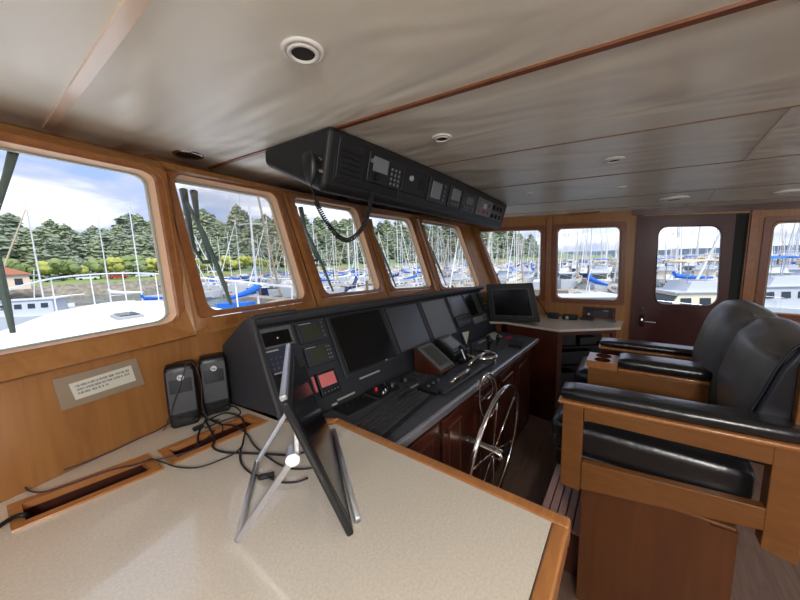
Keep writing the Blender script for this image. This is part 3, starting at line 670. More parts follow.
# cabinet under the worktop
cb = empty('console_cabinet', (1.7, .8, 0), 'reddish brown cabinet with panelled doors under the console worktop', 'cabinet')
mb = MB(); mb.prism([V((.735, .69, .05)), V((2.76, .675, .05)), V((2.76, 1.03, .05)), V((.735, 1.03, .05))], (0, 0, .72)); 
mb.v = []; mb.f = []
mb.loft([[V((.735, .69, .05)), V((2.70, .675, .05)), V((2.70, 1.03, .05)), V((.735, 1.03, .05))], [V((.735, .69, wz(.735)-.036)), V((2.70, .675, wz(2.7)-.036)), V((2.70, 1.03, wz(2.7)-.036)), V((.735, 1.03, wz(.735)-.036))]]); mb.build('body', 'mahogany', cb)
mb = MB(); mb.box((.735, .72, 0), (2.70, 1.0, .05)); mb.build('plinth', 'dark_recess', cb)
for k, (x0, x1) in enumerate(((.76, 1.15), (1.17, 1.42), (1.55, 1.90), (1.93, 2.27), (2.30, 2.66))):
    y = .688-.0076*(x0-.7); z1 = wz(x1)-.07; mb = MB()
    Q = [V((x0, y, .09)), V((x1, y, .09)), V((x1, y, z1)), V((x0, y, z1))]; st = lambda q, d: [p-V((0, d, 0)) for p in q]
    mb.loft([st(Q, -.004), st(Q, .016)]); ring(mb, [st(grow(Q, -.002), .016), st(grow(Q, -.006), .018)]); dd = mb.build('door', 'mahogany', cb, bevel=.003)
    mb = MB(); ring(mb, [st(grow(Q, -.055), .0165), st(grow(Q, -.060), .022), st(grow(Q, -.072), .022), st(grow(Q, -.077), .0165)]); mb.build('panel_moulding', 'mahogany', dd)
    mb = MB(); p = V((x0+.025 if k % 2 else x1-.025, y-.016, z1-.06)); mb.cyl(p, p-V((0, .012, 0)), .009, n=14); mb.build('knob', 'dark_recess', dd)
mb = MB(); mb.box((2.705, .68, .03), (2.80, .70, .765)); mb.build('corner_stile', 'mahogany', cb)

# steering wheel
WC_ = V((1.405, .50, .56)); sw = empty('steering_wheel', WC_, 'large chrome spoked steering wheel in front of the console cabinet', 'steering wheel')
mb = MB(); torus(mb, WC_, (0, 1, .10), .345, .012, 72, 12); mb.build('rim', 'chrome', sw, smooth=True)
wn = V((0, 1, .10)).normalized(); e1 = V((0, 0, 1)).cross(wn).normalized(); e2 = wn.cross(e1)
mb = MB(); mb.tube([WC_-wn*.045, WC_-wn*.03, WC_+wn*.03, WC_+wn*.14, WC_+wn*.175], [.018, .028, .028, .024, .03], 18); mb.build('hub', 'chrome', sw, smooth=True)
for k in range(6):
    a = radians(60*k+18); d = e1*cos(a)+e2*sin(a); mb = MB(); mb.tube([WC_+d*.02+wn*.01, WC_+d*.34], .0045, 8); mb.build('spoke', 'chrome', sw, smooth=True)
# chrome oval grab handle on the cabinet front
gh = empty('grab_handle', (1.43, .66, .75), 'oval chrome grab handle hanging from the worktop edge behind the steering wheel', 'handle')
g0 = sight(488, 396, (0, 1, 0), (0, .60, 0)); gtop = sight(489, 373, (0, 1, 0), (0, .60, 0)); rz = (gtop-g0).length
mb = MB(); torus(mb, g0, (.75, 1, 0), .055, .007, 40, 10, ry=rz*1.0); mb.build('outer_loop', 'chrome', gh, smooth=True)
mb = MB(); torus(mb, g0+V((.02, .02, rz*.25)), (.9, 1, 0), .042, .005, 32, 8, ry=rz*.5); mb.build('inner_loop', 'chrome', gh, smooth=True)
mb = MB(); mb.tube([g0+V((0, 0, -rz*.15)), g0+V((0, .07, -rz*.12))], .008, 10); mb.tube([g0+V((0, 0, rz*.6)), g0+V((0, .06, rz*.6))], .006, 10); mb.build('bracket', 'chrome', gh)

# ================================================================== OVERHEAD RADIO BOX
ob = empty('overhead_radio_box', (1.76, 1.05, 1.95), 'long black electronics box hung from the ceiling with a row of radios', 'radio box')
OX0, OX1 = .700, 2.80
def oy(x): return .80+.05*(x-.72)
OU = V((0, -.058, .198)); OA = V((1, .05, .0)); O0 = V((.0, .858-.036, 1.802))
def obot(x): return O0+OA*x
ON = OA.cross(OU).normalized(); ON = ON if ON.y < 0 else -ON
def oP(s, t, d=0): return O0+OA*s+OU*t+ON*d
def oq(px, py): p = sight(px, py, ON, O0); s = (p-O0).dot(V((1, 0, 0))); return s, (p-O0-OA*s).dot(OU)/OU.length_squared
Ls = []
for k in range(7):
    x = OX0+(OX1-OX0)*k/6; b = oP(x, 0); yf = b.y-.060; yb = 1.215+.05*(x-.72)
    Ls.append([V((x, yf, ceil(x, yf)+.0)), V((x, b.y, b.z+.0)), V((x, b.y+.03, b.z-.004)), V((x, yb-.03, 1.935)), V((x, yb, 1.95)), V((x, yb-.005, ceil(x, yb)))])
mb = MB(); mb.loft(Ls); mb.build('housing', 'box_vinyl', ob, bevel=.022, seg=4)
def opx(x0, y0, x1, y1, x2=None, y2=None):
    a = oq(x0, y0); b = oq(x1, y1); return a, b
mb = MB(); oslab = lambda *a, **k: slab(*a, P=oP, **k)
oslab('front_panel', 'black_matte', OX0+.04, 1.13, .14, .92, -.004, .003, ob)
oslab('front_panel', 'box_vinyl', 1.135, OX1-.04, .14, .92, -.004, .002, ob)
oslab('loudspeaker', 'black_plastic', .75, .885, .22, .84, 0, .004, ob)
for i in range(5): oslab('speaker_slot', 'black_matte', .765, .87, .30+.09*i, .33+.09*i, .004, .008, bpy.data.objects['loudspeaker'])
def ounit(name, m, s0, s1, t0, t1, **k): return unit(name, m, (s0, s1, t0, t1), P=oP, parent=ob, d=(0, .010), **k)
ounit('radio', 'black_plastic', .905, 1.125, .30, .84, screens=[(.12, .55, .40, .88, 'lcd_grey', 'display')], knobs=[(.68+.12*i, .15+.17*j, .006, 'button', 'button') for i in range(3) for j in range(4)]+[(.06, .7, .008, 'button', 'knob'), (.25, .22, .014, 'black_matte', 'knob')])
ounit('intercom', 'box_vinyl', 1.14, 1.35, .30, .82, screens=[(.62, .92, .3, .75, 'black_matte', 'socket')], knobs=[(.3, .62, .012, 'label_tape', 'knob')])
ounit('gps_display', 'black_plastic', 1.385, 1.60, .26, .84, screens=[(.12, .62, .18, .86, 'lcd_grey', 'display')], knobs=[(.8, .2+.2*i, .008, 'bezel_light', 'button') for i in range(4)])
ounit('gps_display', 'black_plastic', 1.63, 1.795, .28, .84, screens=[(.15, .85, .36, .9, 'lcd_grey', 'display')], knobs=[(.2+.2*i, .18, .008, 'bezel_light', 'button') for i in range(4)])
ounit('radio', 'black_plastic', 1.815, 2.05, .26, .82, screens=[(.3, .75, .45, .8, 'bezel_light', 'display')], knobs=[(.15+.2*i, .22, .009, 'bezel_light', 'knob') for i in range(4)])
ounit('marine_radio', 'bezel_light', 2.085, 2.385, .28, .84, screens=[(.38, .62, .45, .75, 'label_tape', 'display')], knobs=[(.15, .3, .014, 'button', 'knob'), (.15, .7, .012, 'button', 'knob'), (.5, .25, .014, 'red_card', 'knob'), (.8, .25, .01, 'black_plastic', 'button'), (.8, .7, .01, 'black_plastic', 'button')])
o = oslab('knob_panel', 'bezel', 2.41, 2.70, .25, .84, 0, .004, ob)
for i in range(3):
    for j in range(2): mb = MB(); mb.cyl(oP(2.46+.09*i, .38+.32*j, .003), oP(2.46+.09*i, .38+.32*j, .016), .018, n=14); mb.build('knob', 'black_plastic', o)
# fist microphone with its coiled cord
mc = V(sight(310, 168, (1, 0, 0), (.672, 0, 0))); mi = empty('microphone', mc, 'black fist microphone hanging on the near end of the radio box with a coiled cord', 'microphone')
mb = MB(); mb.loft([[mc+V((dx*w_, dy*h_, dz)) for dx, dy in ((-1, -1), (-1, 1), (1, 1), (1, -1))] for dz, w_, h_ in ((.052, .012, .020), (.040, .020, .036), (0, .020, .034), (-.035, .015, .022), (-.054, .008, .012))]); mb.build('body', 'black_plastic', mi, sub=2)
mb = MB(); mb.cyl(mc+V((.012, -.016, .02)), mc+V((.012, -.034, .02)), .006); mb.build('talk_button', 'black_matte', mi)
mb = MB(); mb.box(mc+V((.010, -.034, -.018)), mc+V((.026, -.026, -.008))); mb.box(mc+V((.010, -.034, .022)), mc+V((.026, -.026, .030))); mb.build('clip', 'chrome', mi)
pl = lambda x, y, Y: sight(x, y, (0, 1, 0), (0, Y, 0))
cpath = [mc+V((0, 0, -.052))]+[pl(x, y, Y_) for x, y, Y_ in ((314, 195, .90), (319, 208, .88), (328, 224, .86), (338, 236, .85), (349, 240, .85), (361, 230, .85), (368, 214, .85), (371, 201, .85), (372, 193, .86))]
cp = catmull(cpath, 24); mb = MB(); mb.tube(cp[:40], .0022, 8); mb.build('cord_lead', 'rubber', mi, smooth=True)
hel = []; Lc = cp[36:]; N_ = 1500
for k in range(N_):
    f = k/(N_-1)*(len(Lc)-1); i = min(int(f), len(Lc)-2); p = Lc[i].lerp(Lc[i+1], f-i); t = (Lc[i+1]-Lc[i]).normalized(); a = V((0, 1, 0)); b = t.cross(a).normalized(); a = b.cross(t); ph = k*2*pi/24
    hel.append(p+(a*cos(ph)+b*sin(ph))*.0070)
mb = MB(); mb.tube(hel, .0024, 5); mb.build('coiled_cord', 'rubber', mi, smooth=True)

# ================================================================== THINGS ON THE CHART TABLE
def desk_speaker(c, ang, lab, w=.098, d=.075, h=.232):
    e = empty('desk_speaker', (c[0], c[1], TZ+.001), lab, 'speaker'); ca, sa = cos(ang), sin(ang)
    R = lambda x, y, z: V((c[0]+x*ca-y*sa, c[1]+x*sa+y*ca, TZ+.001+z))
    mb = MB(); loops = []
    for z, s, lean in ((0, .86, 0), (.01, .95, 0), (.06, 1, .004), (.18, .99, .014), (.222, .95, .018), (h, .86, .02)):
        q = []; r = .014
        for cx, cy, a0 in ((w/2-r, -d/2+r, -90), (w/2-r, d/2-r, 0), (-w/2+r, d/2-r, 90), (-w/2+r, -d/2+r, 180)):
            for k in range(4): t = radians(a0+30*k); q.append(R((cx+r*cos(t))*s, (cy+r*sin(t))*s+lean, z))
        loops.append(q)
    mb.loft(loops); mb.build('body', 'black_plastic', e, smooth=True)
    fy = lambda z: -d/2*.985+.02*min(z/.2, 1)-.0012
    mb = MB(); mb.add([R(-w*.42, fy(.05)-.001, .055), R(w*.42, fy(.05)-.001, .055), R(w*.42, fy(.21)-.002, .212), R(-w*.42, fy(.21)-.002, .212), R(-w*.42, fy(.05)+.004, .055), R(w*.42, fy(.05)+.004, .055), R(w*.42, fy(.21)+.004, .212), R(-w*.42, fy(.21)+.004, .212)], [(0,1,2,3),(4,7,6,5),(0,4,5,1),(1,5,6,2),(2,6,7,3),(3,7,4,0)]); mb.build('cloth_grille', 'key_plastic', e)
    mb = MB(); z = .188; cc = R(.002, fy(z)-.007, z); ax = V((ca, sa, 0)); nn = V((-sa, ca, 0)); zz = V((0, 0, 1))
    L_ = [cc+ax*(.011*u)+zz*(.011*v) for u, v in [(cos(t)*(1 if abs(cos(t)) > .7 else 1), sin(t)) for t in [2*pi*k/16 for k in range(16)]]]
    mb.loft([L_, [p-nn*-.003 for p in L_]]); bd = mb.build('badge', 'aluminium', e, label='round silver badge')
    mb = MB()   # two slim letter strokes, h and p
    for (x0, x1, z0, z1) in ((-.006, -.0045, -.004, .006), (-.0045, -.001, .001, .0025), (-.002, -.0008, -.004, .001), (.0012, .0026, -.006, .0026), (.0026, .0055, .001, .0026), (.0045, .0058, -.003, .001), (.0026, .0055, -.004, -.0026)):
        mb.obox(cc-nn*.0012+ax*x0+zz*z0, ax*(x1-x0), zz*(z1-z0), nn*.0012)
    mb.build('lettering', 'ink', bd)
    mb = MB(); mb.obox(R(-.022, -d/2*.97-.002, .030), ax*.044, zz*.012, nn*.006); mb.build('port_slot', 'black_matte', e)
    mb = MB(); mb.cyl(R(.034, -d/2*.96, .02), R(.034, -d/2*.96-.008, .02), .007, n=14); mb.build('volume_knob', 'black_matte', e)
    return e
desk_speaker((.362, 1.345), radians(-20), 'black desktop speaker on the chart table, left one with wires across its badge')
desk_speaker((.476, 1.345), radians(-20), 'black desktop speaker on the chart table, right one against the console side')
# plaque on the panelling
fa, fb_ = V((low2[0].x, low2[0].y, 0)), V((low2[1].x, low2[1].y, 0)); pn = (fb_-fa).cross(V((0, 0, 1))).normalized(); pn = pn if pn.y < 0 else -pn
pq = [sight(x, y, pn, fa+pn*.004) for x, y in ((62, 411), (145, 384), (136, 358), (52, 380))]
pe = empty('wall_plaque', (pq[0]+pq[1])/2, 'grey rectangular plaque with a white typed note on the wood below the near window', 'sign')
mb = MB(); mb.loft([[p-pn*.0035 for p in pq], pq]); mb.build('plate', 'plaque_grey', pe)
nq_ = [bilin(pq, u, v) for u, v in ((.16, .20), (.90, .23), (.90, .80), (.14, .74))]
mb = MB(); mb.loft([nq_, [p+pn*.0008 for p in nq_]]); nn_ = mb.build('note', 'paper', pe)
mb = MB(); random.seed(3)
for r, (u1, n_) in enumerate(((.93, 34), (.93, 36), (.55, 18))):
    v = .70-.22*r; u = .07
    while u < u1:
        wl_ = random.randint(2, 7)
        for k in range(wl_):
            if u > u1: break
            b0 = bilin(nq_, u, v)+pn*.001; ax = (nq_[1]-nq_[0]).normalized(); uz = (nq_[3]-nq_[0]).normalized()
            hgt = .0062; kind = random.randint(0, 3)
            mb.obox(b0, ax*.001, uz*hgt, pn*.0003)
            if kind != 1: mb.obox(b0+uz*(hgt-.001), ax*.0032, uz*.001, pn*.0003)
            if kind > 1: mb.obox(b0, ax*.0032, uz*.001, pn*.0003)
            if kind in (0, 3): mb.obox(b0+ax*.0025, ax*.001, uz*hgt, pn*.0003)
            u += .019
        u += .02
mb.build('typed_text', 'ink', nn_)
# folding touch monitor on an A frame stand
md = empty('touch_monitor', (.45, .62, TZ), 'thin black touch monitor leaning on a silver folding stand on the chart table', 'monitor')
B0 = V((.401, .460, TZ+.008)); B1 = V((.622, .788, TZ+.008)); wv = V((-.0935, .0642, .331))*1.0; ee = (B1-B0).normalized(); nn2 = ee.cross(wv.normalized())
if nn2.x < 0: nn2 = -nn2     # screen side looks to +x
def sP(u, v, d): return B0+(B1-B0)*u+wv*v+nn2*d
def sslab(name, m, u0, u1, v0, v1, d0, d1, par, bevel=.002):
    mb = MB(); mb.loft([[sP(u0, v0, d0), sP(u1, v0, d0), sP(u1, v1, d0), sP(u0, v1, d0)], [sP(u0, v0, d1), sP(u1, v0, d1), sP(u1, v1, d1), sP(u0, v1, d1)]]); return mb.build(name, m, par, bevel=bevel)
sslab('casing', 'black_plastic', -.02, 1, -.012, .985, -.016, 0, md, .005)
sslab('screen', 'screen', .03, .97, .05, .93, -.001, .001, md, .0005)
sslab('top_edge', 'aluminium', .0, 1.03, .985, 1.022, -.013, .001, md, .003)  # bright metal stands for window light caught on the black top edge
sslab('back_plate', 'aluminium', .30, .70, .25, .8, -.026, -.016, md, .003)
pv0 = V((.478, .735, TZ+.10)); pv1 = sP(.85, .36, -.04)
pv0 = sight(293, 455, (ee.x, ee.y, 0), B0+ee*.02); pv0 = pv0
L0_, L1_ = V((.238, .649, TZ+.008)), V((.395, .869, TZ+.008)); R0_, R1_ = V((.424, .470, TZ+.009)), V((.640, .806, TZ+.009))
pvn = sP(.10, .30, -.045); pvf = sP(.90, .62, -.03); pvn = pv0 if abs(pv0.x) < 1 else pvn
mb = MB(); mb.tube([R0_, R1_], .0085, 14); mb.build('front_foot', 'aluminium', md, smooth=True)
mb = MB(); mb.tube([L0_, L1_], .0075, 14); mb.build('rear_foot', 'aluminium', md, smooth=True)
def flatbar(mb, a, b, w, t):
    a, b = V(a), V(b); d = (b-a).normalized(); s = ee*t; n = d.cross(ee).normalized()*w; mb.obox(a-s/2-n/2, s, n, b-a)
PN = sP(.04, .62, -.045); PF = sP(.97, .50, -.04)
mb = MB(); flatbar(mb, L0_, PN, .014, .010); mb.build('rear_leg', 'aluminium', md, bevel=.002)
mb = MB(); flatbar(mb, L1_, PF+V((0, 0, .03)), .014, .010); mb.build('rear_leg', 'aluminium', md, bevel=.002)
mb = MB(); mb.tube([PN-ee*.006, PN+ee*.03], .0145, 20); mb.tube([PF-ee*.02, PF+ee*.008], .013, 18); mb.tube([PN, PF], .006, 10); mb.build('hinge_barrel', 'aluminium', md)
mb = MB(); mb.obox(PN+nn2*.004, sP(.04, .82, -.018)-PN, ee*.02, nn2*.011); mb.build('upright', 'aluminium', md, bevel=.002)
# cables lying on the table
def tz(x, y, h=.0045): p = onz(x, y, TZ+h); return p
def cable(px, r, m, lab, name='cable', extra=()):
    pts = []
    for q in px:
        if len(q) == 2: pts.append(onz(q[0], q[1], TZ+r+.0015+(.006 if name == 'cable' else 0)))
        elif len(q) == 3: pts.append(onz(q[0], q[1], TZ+q[2]))
    mb = MB(); mb.tube(pts, r, 8, smooth=8); o = mb.build(name, m, smooth=True); return tag(o, lab, 'cable', None)
cable([(172, 420), (160, 429), (140, 438), (110, 452), (70, 468), (38, 477), (25, 484), (30, 491), (48, 491), (85, 479), (115, 469), (135, 465, .012), (146, 461, .014), (165, 458, .014), (190, 451), (205, 440), (215, 430)], .0022, 'cable_purple', 'thin cable looping along the wall over the near slot of the chart table')
cable([(146, 461, .014), (152, 459, .014), (165, 463, .012), (178, 467), (200, 467), (225, 458), (236, 452), (243, 445)], .0022, 'rubber', 'thin black cable running from the near slot past the second slot')
cable([(-6, 530), (4, 523), (14, 517, .012), (24, 515, .012), (30, 520, -.02)], .0055, 'rubber', 'thick black cable entering the left end of the near slot', 'cable')
cable([(199, 430, -.02), (198, 447, -.01), (198, 436, .012), (203, 424), (212, 418), (226, 413), (240, 417), (245, 428), (243, 442), (240, 455), (243, 466), (255, 475), (268, 476)], .0030, 'rubber', 'black cable arching out of the far slot to the monitor stand')
cable([(205, 420), (214, 437, .014), (213, 447), (224, 452), (245, 453), (268, 454), (292, 455), (308, 451)], .0036, 'rubber', 'thick black cable running straight towards the hinge of the monitor stand')
cable([(206, 418), (220, 424, .014), (235, 426, .014), (246, 433), (254, 445), (268, 457), (285, 467), (300, 469), (312, 468)], .0028, 'rubber', 'black cable curving behind the monitor stand')
cable([(268, 477), (280, 482), (296, 482), (308, 478)], .0028, 'rubber', 'short black cable end with plug beside the monitor stand')
cable([(198, 410), (206, 418), (214, 420, .012), (222, 425, .014), (222, 436, -.03)], .0022, 'rubber', 'thin cable hanging into the far slot below the right speaker')
cable([(200, 418), (210, 415), (218, 410), (232, 406), (240, 411), (238, 416), (228, 419), (215, 424), (205, 428)], .0024, 'rubber', 'small cable loop in front of the right speaker')
p = tz(266, 476, .008); mb = MB(); mb.tube([p+V((-.018, .012, 0)), p+V((-.012, .008, 0)), p+V((.018, -.012, 0))], [.004, .008, .008], 10); o = mb.build('cable_plug', 'rubber'); tag(o, 'black moulded cable plug lying on the table behind the stand foot', 'plug')
p = tz(198, 428, .016); mb = MB(); mb.box(p+V((-.016, -.008, -.006)), p+V((.016, .008, .008))); o = mb.build('cable_plug', 'rubber', bevel=.003); tag(o, 'small black plug among the cables beside the far slot', 'plug')
sp = V((.362, 1.345, TZ)); R = lambda x, y, z: V((sp.x+x*cos(radians(-20))-y*sin(radians(-20)), sp.y+x*sin(radians(-20))+y*cos(radians(-20)), TZ+z))
mb = MB(); mb.tube([R(-.07, -.03, .006), R(-.055, -.055, .03), R(-.02, -.052, .12), R(.01, -.034, .195), R(.028, -.018, .240), R(.052, -.03, .225), R(.064, -.042, .15), R(.06, -.05, .07), R(.075, -.055, .012), R(.11, -.07, .008)], .0018, 6, smooth=8)
o = mb.build('speaker_wire', 'cable_purple', smooth=True); tag(o, 'thin wire draped over the front of the left desktop speaker', 'cable')

# ================================================================== HELM SEATS
def cushion(name, m, a, b, r, parent, puff=0, label=None, sub=0):
    """rounded upholstered block between two corners with optional crown"""
    a, b = V(a), V(b); c = (a+b)/2; h = (b-a)/2; n = 10; vs = []; fs = []
    bm = bmesh.new(); bmesh.ops.create_cube(bm, size=2); bmesh.ops.subdivide_edges(bm, edges=bm.edges[:], cuts=n, use_grid_fill=True)
    for v in bm.verts:
        p = V((v.co.x*h.x, v.co.y*h.y, v.co.z*h.z)); q = V((max(-h.x+r, min(h.x-r, p.x)), max(-h.y+r, min(h.y-r, p.y)), max(-h.z+r, min(h.z-r, p.z))))
        d = p-q; p = q+d.normalized()*r if d.length > 1e-9 else p
        if puff: p.z += puff*(1-(p.x/h.x)**2)*(1-(p.y/h.y)**2)*(1 if p.z > 0 else 0)
        v.co = c+p
    me = bpy.data.meshes.new(name); bm.to_mesh(me); bm.free(); me.materials.append(MATS[m])
    for p in me.polygons: p.use_smooth = True
    o = bpy.data.objects.new(name, me); COL.objects.link(o)
    if parent is not None:
        o.parent = parent
        if parent.type == 'EMPTY': o.matrix_parent_inverse = Matrix.Translation(-parent.location)
    if label: o['label'] = label
    return o
XA = 1.35
hs = empty('helm_chair', (1.65, -.1, 0), 'near helm chair with black leather cushions, open wooden arm side and wooden pedestal', 'chair')
side = lambda px, py: onx(px, py, XA)
def sidebar(name, pts, th, m, par, bevel=.003, label=None):
    mb = MB(); mb.prism(pts, (th, 0, 0)); return mb.build(name, m, par, bevel=bevel, label=label)
def yz(L, x=XA): return [V((x, y, z)) for y, z in L]
for nm, L, th in (('front_post', [(.196, .565), (.122, .565), (.122, .935), (.196, .938)], .045), ('rear_post', [(-.375, .605), (-.452, .585), (-.452, .978), (-.375, .955)], .06),
                  ('side_rail', [(.120, .697), (-.376, .742), (-.376, .665), (.120, .575)], .035), ('arm_rail', [(.120, .935), (-.376, .957), (-.376, .89), (.10, .882), (.120, .875)], .03)):
    sidebar(nm, yz(L), th, 'teak_side', hs)
mb = MB(); mb.loft([yz([(.215, .936), (.215, .950), (-.45, .972), (-.45, .956)], XA-.012), yz([(.215, .936), (.215, .950), (-.45, .972), (-.45, .956)], XA+.125)]); mb.build('arm_board', 'teak_trim', hs, bevel=.005)
o = cushion('arm_pad', 'leather', (XA-.002, -.46, .953), (XA+.118, .21, 1.003), .022, hs, .004); o.rotation_euler = (0, 0, 0)
for v in o.data.vertices: v.co.z += (.0-v.co.y)*.028
cushion('seat_cushion', 'leather', (XA+.04, -.37, .69), (1.92, .255, .835), .045, hs, .02)
cushion('seat_border', 'leather', (XA+.05, -.35, .60), (1.915, .235, .705), .03, hs)
mb = MB(); mb.box((XA+.04, -.33, .60), (1.93, .10, .612)); mb.build('seat_board', 'teak_side', hs, bevel=.003)
mb = MB(); mb.box((XA+.045, -.27, 0), (1.93, .118, .60)); mb.build('pedestal', 'teak_pedestal', hs)
mb = MB(); mb.box((XA+.055, -.34, 0), (1.92, -.272, .585)); mb.build('pedestal_stile', 'teak_pedestal', hs)
# footrest with slatted top
ft = empty('footrest', (1.8, .22, 0), 'slatted reddish wooden footrest box on the floor in front of the near seat', 'footrest')
mb = MB(); mb.box((1.50, .125, 0), (2.60, .30, .235)); mb.build('box', 'mahogany', ft)
for i in range(5):
    y = .122+.0375*i; mb = MB(); mb.box((1.48, y, .237), (2.62, y+.032, .252)); mb.build('slat', 'grating', ft, bevel=.002)
# shared centre console with cup holders
cc_ = empty('seat_centre_console', (2.02, -.1, 0), 'wooden armrest console between the two helm seats with two cup holders at its front', 'armrest')
mb = MB(); mb.box((1.945, -.325, .26), (2.10, .165, .915)); mb.build('wooden_side', 'teak_side', cc_, bevel=.004)
mb = MB(); outer = [V((1.937, .03, .955)), V((2.108, .03, .955)), V((2.108, .172, .955)), V((1.937, .172, .955))]
holes = [[V((cx+.036*cos(2*pi*k/24), cy+.036*sin(2*pi*k/24), .955)) for k in range(24)] for cx, cy in ((1.98, .10), (2.065, .10))]
flat_holes(mb, outer, holes); ring(mb, [outer, [p-V((0, 0, .04)) for p in outer]]); mb.build('cup_tray', 'teak_trim', cc_)
for h_ in holes:
    c = sum(h_, V())/24; mb = MB(); low = [p-V((0, 0, .035)) for p in h_]; ring(mb, [[c+(p-c)*1.08+V((0, 0, .002)) for p in h_], h_, low]); mb.add(low, [tuple(range(24))]); mb.build('cup_holder', 'mahogany', cc_)
mb = MB(); mb.box((1.937, -.325, .917), (2.108, .028, .932)); mb.build('arm_board', 'teak_trim', cc_, bevel=.004)
cushion('arm_pad', 'leather', (1.94, -.335, .930), (2.105, .030, .985), .024, cc_, .006)
# far seat
hf = empty('helm_chair', (2.35, -.1, 0), 'far helm chair beside the door, mostly hidden behind the cup holder console', 'chair')
cushion('seat_cushion', 'leather', (2.11, -.36, .66), (2.52, .255, .825), .05, hf, .02)
mb = MB(); mb.box((2.11, -.34, 0), (2.55, .10, .655)); mb.build('pedestal', 'teak_frame', hf)
mb = MB(); mb.box((2.53, -.40, .30), (2.575, .145, .878)); mb.build('side_panel', 'mahogany', hf, bevel=.003)
mb = MB(); mb.box((2.50, -.42, .878), (2.66, .155, .894)); mb.build('arm_board', 'teak_trim', hf, bevel=.004)
cushion('arm_pad', 'leather', (2.51, -.45, .892), (2.65, .150, .935), .02, hf, .004)
# backrests
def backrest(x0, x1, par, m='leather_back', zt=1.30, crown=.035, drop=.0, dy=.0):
    n, k = 20, 24; prof = [(-.300, .80), (-.296, .88), (-.300, .97), (-.318, 1.07), (-.338, 1.16), (-.365, 1.235), (-.40, 1.285), (-.44, 1.302), (-.48, 1.295), (-.53, 1.25), (-.56, 1.15), (-.565, .95), (-.56, .80)]
    P = catmull([V((0, y, z)) for y, z in prof], 4); loops = []
    for i in range(n+1):
        u = i/n; x = x0+(x1-x0)*u; e = 1-abs(2*u-1)**5; d = 1-abs(2*u-1)**2.6; lp = []
        for p in P:
            c = V((0, -.45, 1.02)); q = c+(p-c)*(.90+.10*e); q.x = x
            if p.y > -.42: q.y += crown*d*max(0, min(1, (p.z-.82)/.2))-crown*.5
            if p.z > 1.2: q.z = 1.2+(q.z-1.2)*(.80+.2*d)*(zt-1.2)/.10-(1-u)*drop*min(1, (q.z-1.2)/.06)
            q.y += dy
            lp.append(q)
        loops.append(lp)
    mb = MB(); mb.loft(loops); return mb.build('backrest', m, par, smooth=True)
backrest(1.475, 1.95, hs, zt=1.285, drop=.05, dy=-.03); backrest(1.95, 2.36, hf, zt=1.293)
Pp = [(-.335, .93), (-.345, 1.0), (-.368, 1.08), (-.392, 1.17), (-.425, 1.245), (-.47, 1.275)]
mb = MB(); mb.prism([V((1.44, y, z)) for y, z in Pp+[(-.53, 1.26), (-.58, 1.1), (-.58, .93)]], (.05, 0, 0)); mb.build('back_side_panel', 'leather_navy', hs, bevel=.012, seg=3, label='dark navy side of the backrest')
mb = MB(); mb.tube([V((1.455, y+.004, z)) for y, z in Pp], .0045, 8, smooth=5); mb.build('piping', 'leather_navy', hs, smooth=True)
mb = MB(); mb.box((1.41, -.47, .955), (1.455, -.425, 1.20)); mb.build('back_frame', 'teak_side', hs, bevel=.004)

# ================================================================== STARBOARD LEDGE AND WALL ITEMS
lz = .89
lc = empty('corner_cabinet', (3.2, .7, 0), 'reddish wooden corner cabinet with a beige counter top behind the console end', 'cabinet')
a1 = onz(492, 323, lz+.008); a2 = onz(560, 330, lz); a3 = onz(621, 328, lz-.005)
LP = [(2.86, 1.06), (2.80, .47), (3.18, .055), (XR-.004, .03), (XR-.004, 1.27), (2.9, 1.27)]
LP = [(3.02, .99), (a2.x, a2.y), (a3.x, a3.y), (XR-.004, .03), (XR-.004, 1.27), (2.9, 1.27)]
mb = MB(); mb.prism(zed(LP, lz-.022), (0, 0, .022)); mb.build('counter_top', 'laminate', lc, bevel=.004)
D1, D2, D3 = V((3.03, .97, 0)), V((a2.x+.02, a2.y+.02, 0)), V((a3.x+.03, a3.y+.02, 0))
mb = MB(); mb.prism([D1, D2, D2+V((.03, .01, 0)), D1+V((.03, 0, 0))], (0, 0, lz-.024)); mb.build('port_panel', 'mahogany', lc)
mb = MB(); dd = (D3-D2).normalized(); nrm = V((-dd.y, dd.x, 0)); nrm = nrm if nrm.x > 0 else -nrm
for s0, s1, z0, z1 in ((0, .045, 0, lz-.024), (.045, .54, lz-.06, lz-.024), (.045, .54, 0, .10), (.50, .54, .1, lz-.06)):
    mb.obox(D2+dd*s0+V((0, 0, z0)), dd*(s1-s0), nrm*.02, V((0, 0, z1-z0)))
mb.build('door_frame', 'mahogany', lc)
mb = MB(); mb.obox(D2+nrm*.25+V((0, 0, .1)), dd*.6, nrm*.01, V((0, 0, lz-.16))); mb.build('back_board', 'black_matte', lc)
mb = MB()
for z in (.3, .52, .70): mb.obox(D2+nrm*.03+dd*.05+V((0, 0, z)), dd*.45, nrm*.2, V((0, 0, .012)))
mb.build('shelves', 'black_matte', lc)
for k, (s, z, h, w_) in enumerate(((.07, .715, .10, .14), (.25, .715, .07, .16), (.08, .535, .12, .3), (.07, .315, .14, .16), (.28, .315, .10, .14))):
    mb = MB(); mb.obox(D2+nrm*.06+dd*s+V((0, 0, z)), dd*w_, nrm*.14, V((0, 0, h))); o = mb.build('storage_box', 'black_plastic', bevel=.004)
    tag(o, 'black box in the dark open corner cabinet, '+['left one on the top shelf', 'right one on the top shelf', 'alone on the middle shelf', 'left one on the bottom shelf', 'right one on the bottom shelf'][k], 'box')
